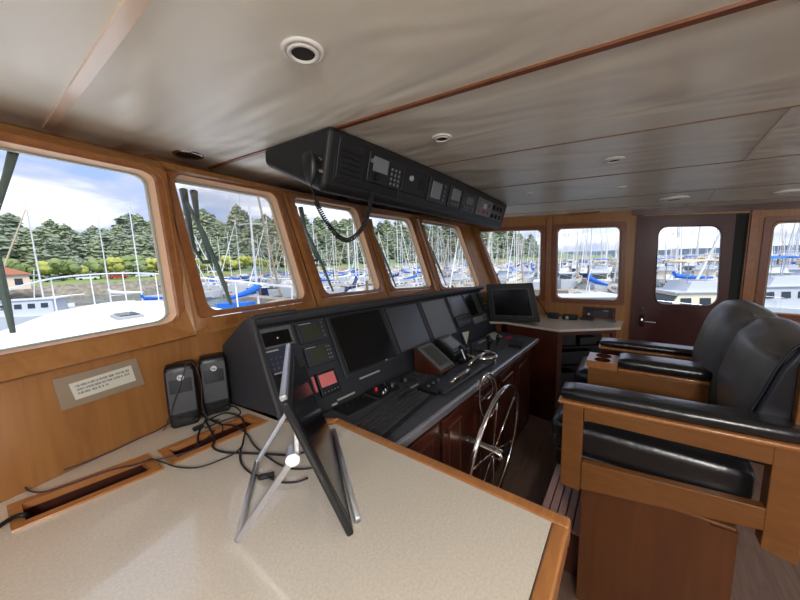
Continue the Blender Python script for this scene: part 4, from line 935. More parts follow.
# VHF panel on the wall
rp = empty('wall_radio', (XR, .23, .93), 'small black radio set in a wooden frame on the wall under the side window', 'radio')
mb = MB(); mb.box((XR-.014, .10, .897), (XR-.001, .375, 1.01)); mb.build('wooden_frame', 'mahogany', rp, bevel=.003)
mb = MB(); mb.box((XR-.035, .125, .922), (XR-.012, .345, .992)); rb = mb.build('radio_body', 'black_plastic', rp, bevel=.004)
mb = MB(); mb.box((XR-.038, .16, .935), (XR-.034, .28, .972)); mb.build('display', 'navy_panel', rb)
mb = MB(); mb.box((XR-.038, .155, .978), (XR-.034, .20, .985)); mb.build('caption_strip', 'label_tape', rb)
mb = MB(); mb.cyl((XR-.034, .318, .94), (XR-.05, .318, .94), .012); mb.build('knob', 'label_tape', rb)
def ledge_thing(name, m, c, s, lab, cat):
    mb = MB(); mb.box((c[0]-s[0]/2, c[1]-s[1]/2, lz+.001), (c[0]+s[0]/2, c[1]+s[1]/2, lz+.001+s[2])); o = mb.build(name, m, bevel=.006); return tag(o, lab, cat)
ledge_thing('charger', 'black_plastic', (3.44, .62, 0), (.07, .10, .055), 'black charger box on the beige counter next to the corner monitor', 'charger')
ledge_thing('binocular_case', 'black_matte', (3.46, .47, 0), (.09, .13, .045), 'low black case with a pale disc on the counter under the side window', 'case')
mb = MB(); mb.cyl((3.41, .49, lz+.024), (3.402, .49, lz+.024), .014); o = mb.build('disc', 'label_tape', bpy.data.objects['binocular_case'])
ledge_thing('handset', 'black_plastic', (3.50, .33, 0), (.06, .12, .02), 'thin black handset lying on the counter below the wall radio', 'handset')
ledge_thing('card_box', 'bezel_light', (3.5, .12, 0), (.05, .06, .015), 'small grey box at the aft end of the beige counter', 'box')
mb = MB(); mb.tube([V((3.58, .82, 1.07)), V((3.56, .76, .99)), V((3.50, .70, .93)), V((3.46, .66, lz+.05))], .004, 8, smooth=6); o = mb.build('cable', 'rubber', smooth=True); tag(o, 'black cable running from the window corner down to the charger', 'cable')

# ================================================================== OUTSIDE
WZ = -3.9   # water level
# wipers in front of the panes
def wiper(i, lab, du=0, s=1.0):
    q = [V(p) for p in W[i]]; n = (q[1]-q[0]).cross(q[3]-q[0]).normalized(); n = n if n.y > 0 else -n
    P = lambda u, v, d=.075: bilin(q, u, v)+n*d
    e = empty('windscreen_wiper', P(.2+du, .95), lab, 'wiper')
    mb = MB(); mb.tube([P(.21+du, 1.03, .10), P(.165+du, .55, .10), P(.19+du, .42, .085)], [.018, .008, .007], 8); mb.build('arm', 'wiper_grey', e)
    mb = MB(); mb.tube([P(.30+du, 1.03, .10), P(.26+du, .75, .10), P(.255+du, .42, .085)], [.018, .008, .007], 8); mb.build('arm', 'wiper_grey', e)
    a, b = P(.185+du, .90, .075), P(.31+du, .05, .065); d = (b-a).normalized(); s_ = d.cross(n).normalized(); mb = MB()
    c1, c2 = a.lerp(b, .3), a.lerp(b, .65); mb.tube([a, c1+s_*.012, c2+s_*.012, b], [.007, .012, .012, .007], 8); mb.build('blade', 'wiper_grey', e)
    mb = MB(); mb.tube([P(.19+du, .42, .085), P(.255+du, .42, .085)], .010, 8); mb.build('link', 'wiper_grey', e)
wiper(1, 'grey twin-arm wiper hanging in front of the second window from the left')
wiper(2, 'grey twin-arm wiper in front of the window behind the microphone cord')
wiper(3, 'grey wiper seen through the narrow window just right of the coiled cord', -.02)
wiper(4, 'grey wiper in front of the last front window before the corner', -.02)
e = empty('windscreen_wiper', W[0][3], 'thick dark wiper arm crossing the left edge of the nearest window', 'wiper')
q = [V(p) for p in W[0]]; n0 = (q[1]-q[0]).cross(q[3]-q[0]).normalized(); n0 = n0 if n0.y > 0 else -n0
pw = lambda x, y, d: sight(x, y, n0, q[0]+n0*d)
mb = MB(); mb.tube([pw(15, 146, .09), pw(7, 175, .09), pw(-12, 235, .085)], [.012, .009, .007], 10); mb.build('arm', 'wiper_grey', e)
mb = MB(); mb.tube([pw(-12, 215, .07), pw(-2, 262, .07), pw(6, 300, .068), pw(13, 333, .068)], [.006, .009, .009, .006], 10); mb.build('blade', 'wiper_grey', e)
# own foredeck
dk = [(-1.6, 1.95), (-1.2, 4.4), (-.75, 6.4), (-.07, 8.7), (.68, 11.2), (1.5, 12.2), (2.2, 12.3), (2.75, 11.2), (2.95, 9.0), (2.95, 6.5), (2.95, 4.5), (3.0, 1.95)]
mb = MB(); top = [V((x, y, .55)) for x, y in dk]; c = V((1.4, 6, .60))
mb.loft([[V((x*.96, y*.98, -2.2)) for x, y in dk], [V((x, y, .52)) for x, y in dk], [V((x, y, .57)) for x, y in dk], [c+(V((x, y, .57))-c)*.985 for x, y in dk], [c+(V((x, y, .535))-c)*.95 for x, y in dk]], False)
mb.add([c+(V((x, y, .535))-c)*.95 for x, y in dk]+[c], [(i, (i+1) % 12, 12) for i in range(12)])
fd = mb.build('foredeck', 'deck_white', bevel=.01); tag(fd, kind='structure')
e = empty('deck_hatch', (1.42, 8.1, .58), 'small square hatch on the white foredeck outside the near window', 'hatch')
mb = MB(); mb.box((1.22, 7.7, .56), (1.62, 8.4, .64)); mb.build('coaming', 'wire', e, bevel=.02); mb = MB(); mb.box((1.27, 7.76, .63), (1.57, 8.33, .66)); mb.build('lid', 'dark_glass', e, bevel=.01)
rl = empty('bow_rail', (1.5, 12, .57), 'white tubular safety rail round the foredeck outside the near window', 'railing')
rp_ = [(-1.55, 2.2, 1.10), (-1.15, 4.4, 1.12), (-.7, 6.4, 1.16), (-.03, 8.7, 1.24), (.7, 11.2, 1.37), (1.5, 12.15, 1.42), (2.2, 12.2, 1.42), (2.72, 11.1, 1.38), (2.9, 9.0, 1.3), (2.9, 6.5, 1.22), (2.9, 4.5, 1.16)]
mb = MB(); mb.tube(rp_, .021, 8, smooth=4); mb.build('top_rail', 'steel_rail', rl, smooth=True)
mb = MB(); mb.tube([(x, y, .57+(z-.57)*.5) for x, y, z in rp_[:4]], .004, 6, smooth=3); mb.build('wire', 'steel_rail', rl)
for x, y, z in rp_:
    mb = MB(); mb.tube([(x*1.0, y, .57), (x, y, z)], .015, 8); mb.build('stanchion', 'steel_rail', rl)
# water and shores
mb = MB(); mb.box((-200, -500, WZ-.5), (1200, 400, WZ)); wa = mb.build('water', 'water'); tag(wa, kind='structure')
def pol(az, r, z=0):   # az in degrees right of the camera heading
    a = YAW-radians(az); return V((r*cos(a), r*sin(a), z))
def shore_r(az):
    if az < -40: return 92
    if az < -20: return 92+(az+40)*1.6
    return 124+(az+20)*1.4
azs = [-75+2.0*k for k in range(56)]   # to +35
mb = MB(); Ls = []
def hillz(az, r):
    d = r-shore_r(az); h = -1.2+max(0, min(d-14, 40))*.02
    rise = max(0, min(1, (d-45)/90)); amp = 8+22*max(0, min(1, (az+45)/14)); amp *= max(0, min(1, (30-az)/14)); return h+rise*amp
rs = [0, .8, 4, 14, 30, 45, 60, 80, 105, 135, 170, 220]
vs = []; 
for az in azs:
    for k, dr_ in enumerate(rs):
        r = shore_r(az)+dr_; z = WZ-.3 if k == 0 else (WZ+.6 if k == 1 else (-1.3 if k == 2 else hillz(az, r))); vs.append(pol(az, r, z+noise.noise(V((az*.2, r*.05, 0)))*.4*(k > 2)))
n_ = len(rs); fs = [(i*n_+k, i*n_+k+1, (i+1)*n_+k+1, (i+1)*n_+k) for i in range(len(azs)-1) for k in range(n_-1)]
def sub(ks, name, m):
    mb = MB(); mb.add(vs, [f for j, f in enumerate(fs) if j % (n_-1) in ks]); o = mb.build(name, m, smooth=False); return tag(o, kind='structure')
sub((0, 1), 'ground_rock', 'rock'); sub((2, 3, 4), 'ground_lawn', 'lawn'); sub(range(5, n_-1), 'ground_hill', 'hill_soil')
# low far land and breakwater on the starboard side
mb = MB(); L_ = []
for k in range(40):
    az = 14+k*1.2; h = 5+6*(noise.noise(V((k*.25, 3, 0)))+.5)*max(.15, 1-k/34); L_.append((pol(az, 640, WZ-1), pol(az, 640, WZ+h+2), pol(az, 760, WZ-1)))
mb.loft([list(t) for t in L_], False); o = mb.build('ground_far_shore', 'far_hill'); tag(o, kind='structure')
mb = MB(); L_ = []
for k in range(30):
    p = pol(18+k*1.6, 205); d = p.normalized(); L_.append([p-d*5+V((0, 0, WZ-.5)), p-d*1.5+V((0, 0, WZ+1.6+random.uniform(-.2, .2))), p+d*1.5+V((0, 0, WZ+1.6)), p+d*5+V((0, 0, WZ-.5))])
mb.loft(L_); o = mb.build('ground_breakwater', 'rock'); tag(o, kind='structure')

# --- tree kinds
def conifer_parts(seed, h=13, r=3.0, lean=1.0):
    rng = random.Random(seed); mb = MB(); L = 22
    for k in range(L):
        f = k/(L-1); z = h*(.10+.86*f); env = (1-f**2.2)**.65; off = V((rng.uniform(-1, 1), rng.uniform(-1, 1), 0))*r*.30*env
        q = r*env*(.55+.45*rng.random())+.35; bm = bmesh.new(); bmesh.ops.create_icosphere(bm, subdivisions=3, radius=1)
        for v in bm.verts:
            m = 1+.6*noise.noise(v.co*2.2+V((k*3.1, seed, 0)))+rng.uniform(-.26, .26); v.co = V((v.co.x*q*m, v.co.y*q*m, v.co.z*q*.42*m-.12*q*(v.co.x**2+v.co.y**2)))
        mb.add([v.co+off+V((0, 0, z)) for v in bm.verts], [tuple(v.index for v in f_.verts) for f_ in bm.faces]); bm.free()
    return mb
def leafy_parts(seed, h=8, r=3.4):
    rng = random.Random(seed); mb = MB()
    for k in range(9):
        c = V((rng.uniform(-r*.55, r*.55), rng.uniform(-r*.55, r*.55), h*(.40+.45*rng.random()))); q = r*(.38+.25*rng.random())
        bm = bmesh.new(); bmesh.ops.create_icosphere(bm, subdivisions=2, radius=q)
        for v in bm.verts: v.co *= 1+.35*noise.noise(v.co*1.3+c)+rng.uniform(-.06, .06); v.co.z *= .85
        mb.add([v.co+c for v in bm.verts], [tuple(v.index for v in f.verts) for f in bm.faces]); bm.free()
    return mb
def tree_proto(kind, seed):
    e = empty('conifer_tree' if 'con' in kind else 'broadleaf_tree', (0, 0, 0))
    if 'con' in kind:
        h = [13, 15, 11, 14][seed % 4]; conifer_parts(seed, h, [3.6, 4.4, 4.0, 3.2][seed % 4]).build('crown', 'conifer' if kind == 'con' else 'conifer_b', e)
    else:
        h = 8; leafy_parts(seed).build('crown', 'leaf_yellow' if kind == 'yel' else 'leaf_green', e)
    mb = MB(); mb.cyl((0, 0, -1), (0, 0, h*.55), .28, .14, 7); mb.build('trunk', 'bark', e)
    return e
protos = {k: [tree_proto(k, s) for s in range(4)] for k in ('con', 'conb')}
protos.update({k: [tree_proto(k, s+10) for s in range(2)] for k in ('yel', 'grn')})
used = set()
def copy_tree(root, first=True):
    if root.name not in used: used.add(root.name); return root
    r = root.copy(); COL.objects.link(r)
    for ch in list(root.children):
        c = ch.copy(); COL.objects.link(c); c.parent = r
        for g in list(ch.children): d = g.copy(); COL.objects.link(d); d.parent = c
    return r
def plant(kind, az, r, s, lab, group):
    o = copy_tree(random.choice(protos[kind])); p = pol(az, r); o.location = (p.x, p.y, hillz(az, r)-.3); o.rotation_euler = (0, 0, random.uniform(0, 6.28)); o.scale = (s, s, s*random.uniform(.9, 1.12)); tag(o, lab, 'tree', group)
random.seed(11)
nT = 0
for az0 in range(-58, 26):       # the forest
    for row, (dr_, sc) in enumerate(((50, .8), (70, 1.05), (96, 1.2))):
        az = az0+random.uniform(-.5, .5); fade = max(0, min(1, (26-az)/12))
        if fade < .12: continue
        s = sc*random.uniform(.74, 1.26)*(.55+.45*fade)
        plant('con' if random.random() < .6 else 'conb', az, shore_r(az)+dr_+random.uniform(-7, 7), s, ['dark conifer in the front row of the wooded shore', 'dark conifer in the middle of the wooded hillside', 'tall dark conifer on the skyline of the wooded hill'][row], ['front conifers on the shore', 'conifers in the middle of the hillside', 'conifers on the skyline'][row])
for k in range(30):
    az = -56+k*1.12+random.uniform(-.4, .4); kind = 'yel' if (k % 3 == 0 or -26 < az < -22 or -31 < az < -27) else 'grn'
    plant(kind, az, shore_r(az)+random.uniform(24, 33), random.uniform(.55, .85), 'yellowish rounded tree behind the shore lawn' if kind == 'yel' else 'green rounded tree behind the shore lawn', 'yellow trees behind the lawn' if kind == 'yel' else 'green trees behind the lawn')
for k, pr in protos.items():
    for t in pr:
        if t.name not in used:
            for ch in list(t.children): bpy.data.objects.remove(ch)
            bpy.data.objects.remove(t)
# house on the shore at the left edge
hp_ = pol(-52.6, 88); he = empty('house', (hp_.x, hp_.y, -1.2), 'pale house with a reddish roof on the shore at the far left', 'house')
mb = MB(); mb.box((hp_.x-3, hp_.y-3, -1.4), (hp_.x+3, hp_.y+3, 1.2)); mb.build('walls', 'house_wall', he)
mb = MB(); mb.prism([V((hp_.x-3.5, hp_.y-3.4, 1.2)), V((hp_.x+3.5, hp_.y-3.4, 1.2)), V((hp_.x, hp_.y-3.4, 2.8))], (0, 6.8, 0)); mb.build('roof', 'house_roof', he)
for k in range(3): mb = MB(); mb.box((hp_.x-2.3+k*1.8, hp_.y-3.05, -.6), (hp_.x-1.4+k*1.8, hp_.y-2.99, .5)); mb.build('window', 'dark_glass', he)
# cars behind the lawn
cols = ['gelcoat', 'dark_glass', 'gelcoat_grey', 'hull_red', 'gelcoat']
for k in range(8):
    az = -51.5+k*2.9; p = pol(az, shore_r(az)+20); z = hillz(az, shore_r(az)+20)-.0; c = empty('car', (p.x, p.y, z), 'small parked car on the shore road behind the lawn', 'car', 'cars parked behind the lawn')
    d = V((-sin(YAW-radians(az)), cos(YAW-radians(az)), 0)); s = V((d.y, -d.x, 0))
    def cP(a, b, h): return p+d*a+s*b+V((0, 0, z+h))
    mb = MB(); mb.loft([[cP(a, -.85, .35), cP(a, .85, .35), cP(a, .85, h), cP(a, -.85, h)] for a, h in ((-2.1, .8), (-1.2, .95), (1.1, .95), (2.1, .85))]); mb.build('body', cols[k % 5], c)
    mb = MB(); mb.loft([[cP(a, -.75, .95), cP(a, .75, .95), cP(a, .65, h), cP(a, -.65, h)] for a, h in ((-1.2, 1.0), (-.7, 1.5), (.7, 1.5), (1.3, 1.0))]); mb.build('cabin', 'dark_glass', c)
    for a in (-1.3, 1.3):
        for b in (-.8, .8): mb = MB(); mb.cyl(cP(a, b-.1, .32), cP(a, b+.1, .32), .32, n=12); mb.build('wheel', 'rubber', c)

# --- boats
def hull_mb(L, B, free, draft=.4, bowrise=.5, fullstern=.85):
    st = [(-.5, fullstern*.85), (-.35, .95), (-.1, 1.0), (.15, .92), (.32, .66), (.44, .30), (.5, .02)]; loops = []
    for f, b in st:
        z = free+bowrise*max(0, f+.1)**1.5*1.6; hb = B/2*b
        x = f*L; xo = x+(.04*L if f > .3 else 0)*(1 if f > .4 else .4)
        loops.append([V((x, -hb*.55, -draft*(1-max(0, f)*1.2))), V((x, -hb*.9, .15)), V((xo, -hb, z)), V((xo, hb, z)), V((x, hb*.9, .15)), V((x, hb*.55, -draft*(1-max(0, f)*1.2)))])
    mb = MB(); return mb.loft(loops)
def sailboat(seed, cover, hullm='gelcoat', L=None):
    rng = random.Random(seed); L = L or rng.uniform(8.5, 11.3); B = L*.29; fr = 1.0+L*.02; H = L*rng.uniform(1.12, 1.35)
    e = empty('sailboat', (0, 0, 0)); h = hull_mb(L, B, fr).build('hull', hullm, e); h.data.materials.append(MATS['deck_tan'])
    for p in h.data.polygons: p.material_index = 1 if p.normal.z > .8 else 0
    mb = MB(); mb.loft([[V((x*L, -B*w, fr-.05)), V((x*L, B*w, fr-.05)), V((x*L, B*w*.8, fr+hh)), V((x*L, -B*w*.8, fr+hh))] for x, w, hh in ((-.20, .33, .5), (.0, .36, .52), (.18, .28, .42), (.27, .16, .10))]); cb_ = mb.build('cabin_trunk', 'gelcoat', e)
    mb = MB()
    for sgn in (-1, 1):
        for k in range(3): x = (-.14+.12*k)*L; mb.obox(V((x, sgn*B*.33, fr+.15)), V((.07*L, 0, 0)), V((0, sgn*.03-.0, 0)), V((0, -sgn*.03, .2)))
    mb.build('cabin_windows', 'dark_glass', cb_)
    mx = .06*L; mm = 'mast_alu' if rng.random() < .85 else 'mast_wood'
    mb = MB(); mb.cyl((mx, 0, fr), (mx, 0, fr+H), .085, .055, 8); ms = mb.build('mast', mm, e)
    for f in ((.45, .72) if L > 10 else (.55,)): mb = MB(); mb.tube([(mx, -B*.26, fr+H*f), (mx, 0, fr+H*f+.1), (mx, B*.26, fr+H*f)], .03, 6); mb.build('spreader', mm, ms)
    mb = MB(); mb.tube([(mx, 0, fr+1.35), (-.30*L, 0, fr+1.45)], .06, 6); mb.build('boom', mm, e)
    if cover:
        mb = MB(); mb.tube([(mx+.12, 0, fr+2.3), (mx-.15, 0, fr+1.8), (-.1*L, 0, fr+1.62), (-.31*L, 0, fr+1.52)], [.12, .26, .2, .1], 8); mb.build('sail_cover', cover, e)
    mb = MB(); top = V((mx, 0, fr+H))
    for p, t in (((.5*L, 0, fr+.5), top-V((0, 0, .2))), ((-.5*L, 0, fr), top), ((mx, -B*.48, fr), top-V((0, 0, .3))), ((mx, B*.48, fr), top-V((0, 0, .3)))):
        mb.tube([p, t], .009, 4)
    mb.build('rigging', 'wire', e)
    if rng.random() < .6: mb = MB(); mb.tube([(.49*L, 0, fr+.7), (mx+.1, 0, fr+H*.93)], [.10, .05], 6); mb.build('furled_jib', (rng.choice(['white_canvas', 'tan_canvas']) if seed != 5 else 'blue_canvas'), e)
    if rng.random() < .6:
        mb = MB(); mb.loft([[V((x*L, -B*.33, fr+.4)), V((x*L, -B*.30, fr+hh)), V((x*L, B*.30, fr+hh)), V((x*L, B*.33, fr+.4))] for x, hh in ((-.15, .5), (-.20, 1.15), (-.30, 1.2))]); mb.build('dodger', cover or 'tan_canvas', e)
    mb = MB(); 
    for sgn in (-1, 1): mb.tube([(-.48*L, sgn*B*.40, fr+.6), (-.1*L, sgn*B*.48, fr+.6), (.3*L, sgn*B*.35, fr+.75), (.49*L, 0, fr+1.1)], .014, 4)
    for k in range(5):
        for sgn in (-1, 1): f = -.45+.2*k; mb.tube([(f*L, sgn*B*.46*(1-max(0, f-.1)*1.6), fr), (f*L, sgn*B*.46*(1-max(0, f-.1)*1.6), fr+.62)], .014, 4)
    mb.build('lifelines', 'wire', e)
    mb = MB(); mb.loft([[V((x*L, s_*(B*.5*b+.006), z)) for s_, z in ((-1, .22), (-1, .34), (1, .34), (1, .22))] for x, b in ((-.5, .72), (-.35, .87), (-.1, .93), (.15, .86), (.3, .64))], False); mb.build('boot_stripe', rng.choice(['hull_navy', 'hull_red', 'hull_navy', 'dark_glass']), e)
    return e
def motorboat(seed, L=None, trim='gelcoat', canvas='blue_canvas', fly=True):
    rng = random.Random(seed); L = L or rng.uniform(8.5, 10.5); B = L*.32; fr = 1.35
    e = empty('motor_yacht', (0, 0, 0)); hull_mb(L, B, fr, bowrise=1.1).build('hull', 'gelcoat', e)
    def dk_(x0, x1, w, z0, z1, s0=.0, s1=.0): return [[V((x0, -w, z0)), V((x0, w, z0)), V((x1, w, z0)), V((x1, -w, z0))], [V((x0+s0, -w*.92, z1)), V((x0+s0, w*.92, z1)), V((x1-s1, w*.92, z1)), V((x1-s1, -w*.92, z1))]]
    mb = MB(); mb.loft(dk_(-.30*L, .18*L, B*.40, fr-.05, fr+1.5, .05, .9)); ch = mb.build('cabin', trim, e)
    mb = MB(); w = B*.40+.01
    for sgn in (-1, 1):
        for k in range(4): x = -.27*L+k*.1*L; mb.obox(V((x+.01*L, sgn*w*.985, fr+.72)), V((.055*L, 0, 0)), V((0, -sgn*.04, 0)), V((0, -sgn*.05, .42)))
    mb.loft([[V((.18*L-.9*f+.02, y*w*.9*(1-.06*f), fr-.05+1.5*f+.03)) for y, f in ((-1, .35), (1, .35), (1, .85), (-1, .85))], [V((.18*L-.9*f-.05, y*w*.9*(1-.06*f), fr-.05+1.5*f)) for y, f in ((-1, .35), (1, .35), (1, .85), (-1, .85))]])
    mb.build('windows', 'dark_glass', ch)
    mb = MB(); mb.box((-.34*L, -B*.40, fr+1.45), (.13*L, B*.40, fr+1.53)); mb.build('roof', 'gelcoat', e)
    if fly:
        mb = MB(); mb.loft(dk_(-.2*L, .06*L, B*.33, fr+1.52, fr+2.1, 0, .35)); mb.build('flybridge', 'gelcoat', e)
        mb = MB(); mb.loft([[V((x, -B*.3, fr+z)), V((x, B*.3, fr+z)), V((x, B*.28, fr+z+.07)), V((x, -B*.28, fr+z+.07))] for x, z in ((-.2*L, 3.3), (-.05*L, 3.42), (.06*L, 3.3))]); mb.build('bimini', canvas, e)
        mb = MB()
        for x in (-.19*L, .05*L):
            for s_ in (-1, 1): mb.tube([(x, s_*B*.29, fr+2.0), (x, s_*B*.29, fr+3.32)], .022, 5)
        mb.build('bimini_frame', 'wire', e)
    mb = MB(); mb.tube([(-.1*L, 0, fr+1.5), (-.14*L, 0, fr+4.3)], .035, 6); mb.tube([(-.13*L, -.6, fr+3.8), (-.13*L, .6, fr+3.8)], .025, 5); mb.build('radar_mast', 'steel_rail', e)
    mb = MB()
    for sgn in (-1, 1): mb.tube([(0, sgn*B*.46, fr+.75), (.3*L, sgn*B*.34, fr+1.1), (.5*L, 0, fr+1.5)], .018, 5)
    for k in range(4):
        for sgn in (-1, 1): f = .02+.12*k; mb.tube([(f*L, sgn*B*.48*(1-max(0, f-.1)*1.6), fr), (f*L, sgn*B*.46*(1-max(0, f-.1)*1.6), fr+.85)], .014, 4)
    mb.build('bow_rail', 'steel_rail', e)
    return e
sailp = [sailboat(s, c, h, Lx) for s, (c, h, Lx) in enumerate(((c_, h_, None) for c_, h_ in (('blue_canvas', 'gelcoat'), (None, 'gelcoat'), ('navy_canvas', 'gelcoat'), ('white_canvas', 'gelcoat'), ('tan_canvas', 'gelcoat_grey'), ('blue_canvas', 'gelcoat'), ('white_canvas', 'hull_navy'), (None, 'cream'))))]
motp = [motorboat(50, canvas='blue_canvas'), motorboat(51, canvas='white_canvas', fly=False), motorboat(52, canvas='tan_canvas', trim='cream')]
spl = ['blue sail cover', 'bare boom', 'navy blue sail cover', 'white sail cover', 'tan sail cover and grey hull', 'royal blue sail cover and long boom', 'dark blue hull', 'cream hull and bare boom']
mpl = ['blue bimini top', 'low cabin and no flybridge', 'cream cabin and tan bimini']
def put(proto, x, y, rz, lab, cat, group, s=1.0):
    o = copy_tree(proto); o.location = (x, y, WZ+.02); o.rotation_euler = (0, 0, rz); o.scale = (s, s, s)
    for k in ('label', 'category', 'group'):
        if k in o: del o[k]
    return tag(o, lab, cat, group)
# feature boats near by
special = [
    (sailp[0], -29.5, 30, radians(62), 'sailboat with a bright blue sail cover, nearest one seen through the second window', 'sailboat', 1.0),
    (motp[1], -51.5, 46, radians(150), 'white low motor yacht beyond the bow rail at the far left', 'motor yacht', 1.0),
    (sailp[1], -49.2, 52, radians(170), 'sailboat with tall mast left of the middle of the near window', 'sailboat', 1.0),
    (sailp[3], -43.3, 50, radians(165), 'sailboat with tall white mast right of the middle of the near window', 'sailboat', .9),
    (sailp[5], -40.0, 40, radians(205), 'sailboat with blue cover low at the right edge of the near window', 'sailboat', .8),
    (sailp[2], -8.2, 40, radians(40), 'sailboat with navy sail cover seen through the window behind the coiled cord', 'sailboat', 1.0),
    (sailp[5], 32.6, 34, radians(25), 'sailboat with bright blue cover in the middle of the side window over the wall radio', 'sailboat', 1.0),
    (sailp[6], 37.0, 42, radians(15), 'sailboat with dark blue hull at the right side of the window over the wall radio', 'sailboat', .95),
    (motp[2], 43.5, 27, radians(118), 'cream cabin cruiser with row of windows, low in the side door window', 'motor yacht', 1.0),
    (sailp[0], 43.0, 42, radians(125), 'sailboat with blue cover behind the cream cruiser in the door window', 'sailboat', .95),
    (motp[0], 50.5, 33, radians(120), 'white motor yacht with blue bimini low in the rightmost window', 'motor yacht', 1.0),
    (sailp[2], 51.5, 36, radians(115), 'sailboat with navy cover in the rightmost window', 'sailboat', 1.0),
    (motp[1], 30.0, 24, radians(118), 'white low motor yacht close by, under the side window over the wall radio', 'motor yacht', .9)]
pts_used = []
for pr, az, r, rz, lab, cat, s in special:
    p = pol(az, r)
    if az == -29.5:   # its boom lies across the second window: from the mast towards the bow rail
        m_, q_ = pol(-25.4, 28), pol(-30.0, 23.6); d_ = (m_-q_).normalized(); rz = atan2(d_.y, d_.x); p = m_-d_*.6; s = 1.15
    put(pr, p.x, p.y, rz, lab, cat, None, s); pts_used.append(p)
random.seed(5)
# a yellow-orange canvas dinghy cover near the door window
p = pol(45.8, 36.0); e = empty('dinghy', (p.x, p.y, WZ+.02), 'small boat under an orange canvas cover seen in the side door window', 'dinghy')
mb = hull_mb(5, 2.0, .9); mb.v = [v+V((p.x, p.y, WZ+.02)) for v in mb.v]; mb.build('hull', 'gelcoat', e)
mb = MB(); mb.loft([[V((p.x+x*5, p.y+y, WZ+z)) for y, z in ((-1.0, .9), (-.5, 1.9*h_), (.5, 1.9*h_), (1.0, .9))] for x, h_ in ((-.45, .7), (-.1, 1), (.2, .9), (.42, .6))]); mb.build('canvas_cover', 'orange_canvas', e)
# the rows of moored boats
heads = []
rows = []
for ri, X_ in enumerate((24, 48, 72, 96, 120, 144, 168, 192)):
    y = -78+ri*1.3
    while y < 120:
        step = random.uniform(3.9, 4.5)
        for side in (-1, 1):
            x = X_+side*6.6+random.uniform(-.3, .3); p = V((x, y, 0)); r = p.length; az = math.degrees(YAW-atan2(y, x))
            if az < -54 or az > 55: continue
            if r < 29 or r > 190: continue
            if az < 24 and r > shore_r(az)-9: continue
            if az < -37: continue
            if any((p-V((q_.x, q_.y, 0))).length < 10.5 for q_ in pts_used): continue
            if r > 95 and random.random() < .3: continue
            rows.append((x, y, side, r, az))
        y += step
random.shuffle(rows); rows = sorted(rows, key=lambda t: t[3]+random.uniform(0, 60))[:420]
for x, y, side, r, az in rows:
    mo = random.random() < .34
    k = random.randrange(3) if mo else random.randrange(8); rz = (0 if side < 0 else pi)+random.uniform(-.04, .04)
    where = 'towards the hill' if az < 0 else ('ahead of the console' if az < 28 else 'beyond the side door')
    dist = 'near rows' if r < 55 else ('middle rows' if r < 100 else 'far rows')
    kind = 'motor yacht' if mo else 'sailboat'
    lab = 'white %s with %s, %s %s' % (kind, (mpl if mo else spl)[k], dist, where)
    put((motp if mo else sailp)[k], x, y, rz, lab.replace('white sailboat with dark', 'sailboat with dark').replace('white sailboat with cream', 'sailboat with cream'), kind, '%ss with %s %s %s' % (kind, (mpl if mo else spl)[k], dist, where), random.uniform(.82, .93))
for pr in sailp+motp:
    if pr.name not in used:
        for ch in list(pr.children):
            for g in list(ch.children): bpy.data.objects.remove(g)
            bpy.data.objects.remove(ch)
        bpy.data.objects.remove(pr)
# floating docks with pilings
where_d = ['nearest', 'second', 'third', 'fourth', 'fifth', 'sixth']
for ri, X_ in enumerate((24, 48, 72, 96, 120, 144)):
    y0 = {0: 22, 1: -40, 2: -55, 3: -50, 4: -50, 5: -45}[ri]; y1 = {0: 70, 1: 62, 2: 62, 3: 66, 4: 55, 5: 42}[ri]
    e = empty('floating_dock', (X_, (y0+y1)/2, WZ), 'long grey floating dock between the boats, %s from the pilothouse' % where_d[ri], 'dock')
    mb = MB(); mb.box((X_-1.0, y0, WZ-.2), (X_+1.0, y1, WZ+.45)); mb.build('deck', 'dock', e)
    y = y0+2
    while y < y1: mb = MB(); mb.cyl((X_+1.15, y, WZ-1), (X_+1.15, y, WZ+3.2), .16, n=8); mb.build('piling', 'piling', e); y += 12

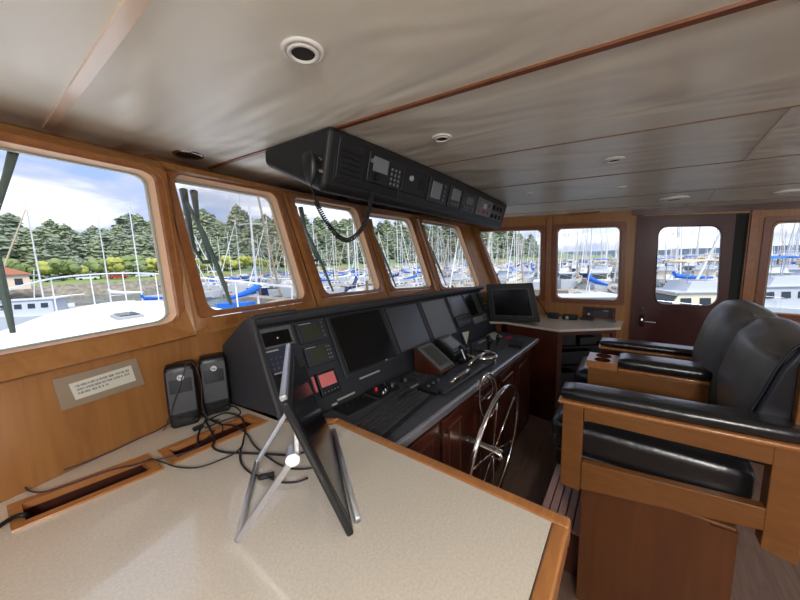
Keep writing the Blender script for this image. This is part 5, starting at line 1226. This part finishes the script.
# ================================================================== LIGHT
wd = bpy.data.worlds.new('sky'); SC.world = wd; wd.use_nodes = True; nt = wd.node_tree; N = nt.nodes; L = nt.links
bg = N['Background']; tc = N.new('ShaderNodeTexCoord'); mp = N.new('ShaderNodeMapping'); mp.inputs['Scale'].default_value = (1.6, 1.6, 5.5)
ns = N.new('ShaderNodeTexNoise'); ns.inputs['Scale'].default_value = 1.9; ns.inputs['Detail'].default_value = 7; ns.inputs['Roughness'].default_value = .52; ns.inputs['Distortion'].default_value = .35
cr = N.new('ShaderNodeValToRGB'); E_ = cr.color_ramp.elements
E_[0].position = .36; E_[0].color = lin((134, 154, 196)); E_[1].position = .62; E_[1].color = lin((222, 224, 233))
x = E_.new(.47); x.color = lin((158, 166, 190)); x = E_.new(.54); x.color = lin((186, 191, 208))
L.new(tc.outputs['Generated'], mp.inputs[0]); L.new(mp.outputs[0], ns.inputs[0]); L.new(ns.outputs['Fac'], cr.inputs['Fac']); L.new(cr.outputs[0], bg.inputs['Color']); bg.inputs['Strength'].default_value = 1.0
sun = bpy.data.lights.new('sun', 'SUN'); so_ = bpy.data.objects.new('sun', sun); COL.objects.link(so_); sun.energy = 2.4; sun.angle = radians(25); sun.color = (1, .98, .95)
so_.rotation_euler = (radians(34), 0, radians(-25))
# fill lamps added out of view, aft, to brighten the cabin
def lamp(x, y, power, r=.10):
    z = ceil(x, y); e = empty('fill_lamp', (x, y, z), 'unseen fill lamp added under the aft ceiling to brighten the cabin', 'fill lamp', 'added aft fill lamps')
    mb = MB(); mb.cyl((x, y, z+.002), (x, y, z-.025), r+.02, n=28); mb.build('housing', 'white_paint', e)
    l = bpy.data.lights.new('fill_light', 'POINT'); l.shadow_soft_size = r; l.energy = power; l.color = (1, .97, .93)
    o = bpy.data.objects.new('fill_light', l); COL.objects.link(o); o.location = (x, y, z-.14)
for x, y, pw_ in ((-.5, -.6, 15), (1.2, -2.0, 8)): lamp(x, y, pw_*1.7)
SC.view_settings.view_transform = 'Standard'; SC.view_settings.look = 'None'; SC.view_settings.gamma = 1; SC.view_settings.exposure = 1.0
SC.view_settings.use_curve_mapping = False
SC.cycles.use_denoising = True
SC.cycles.max_bounces = 10; SC.cycles.diffuse_bounces = 6; SC.cycles.transparent_max_bounces = 12
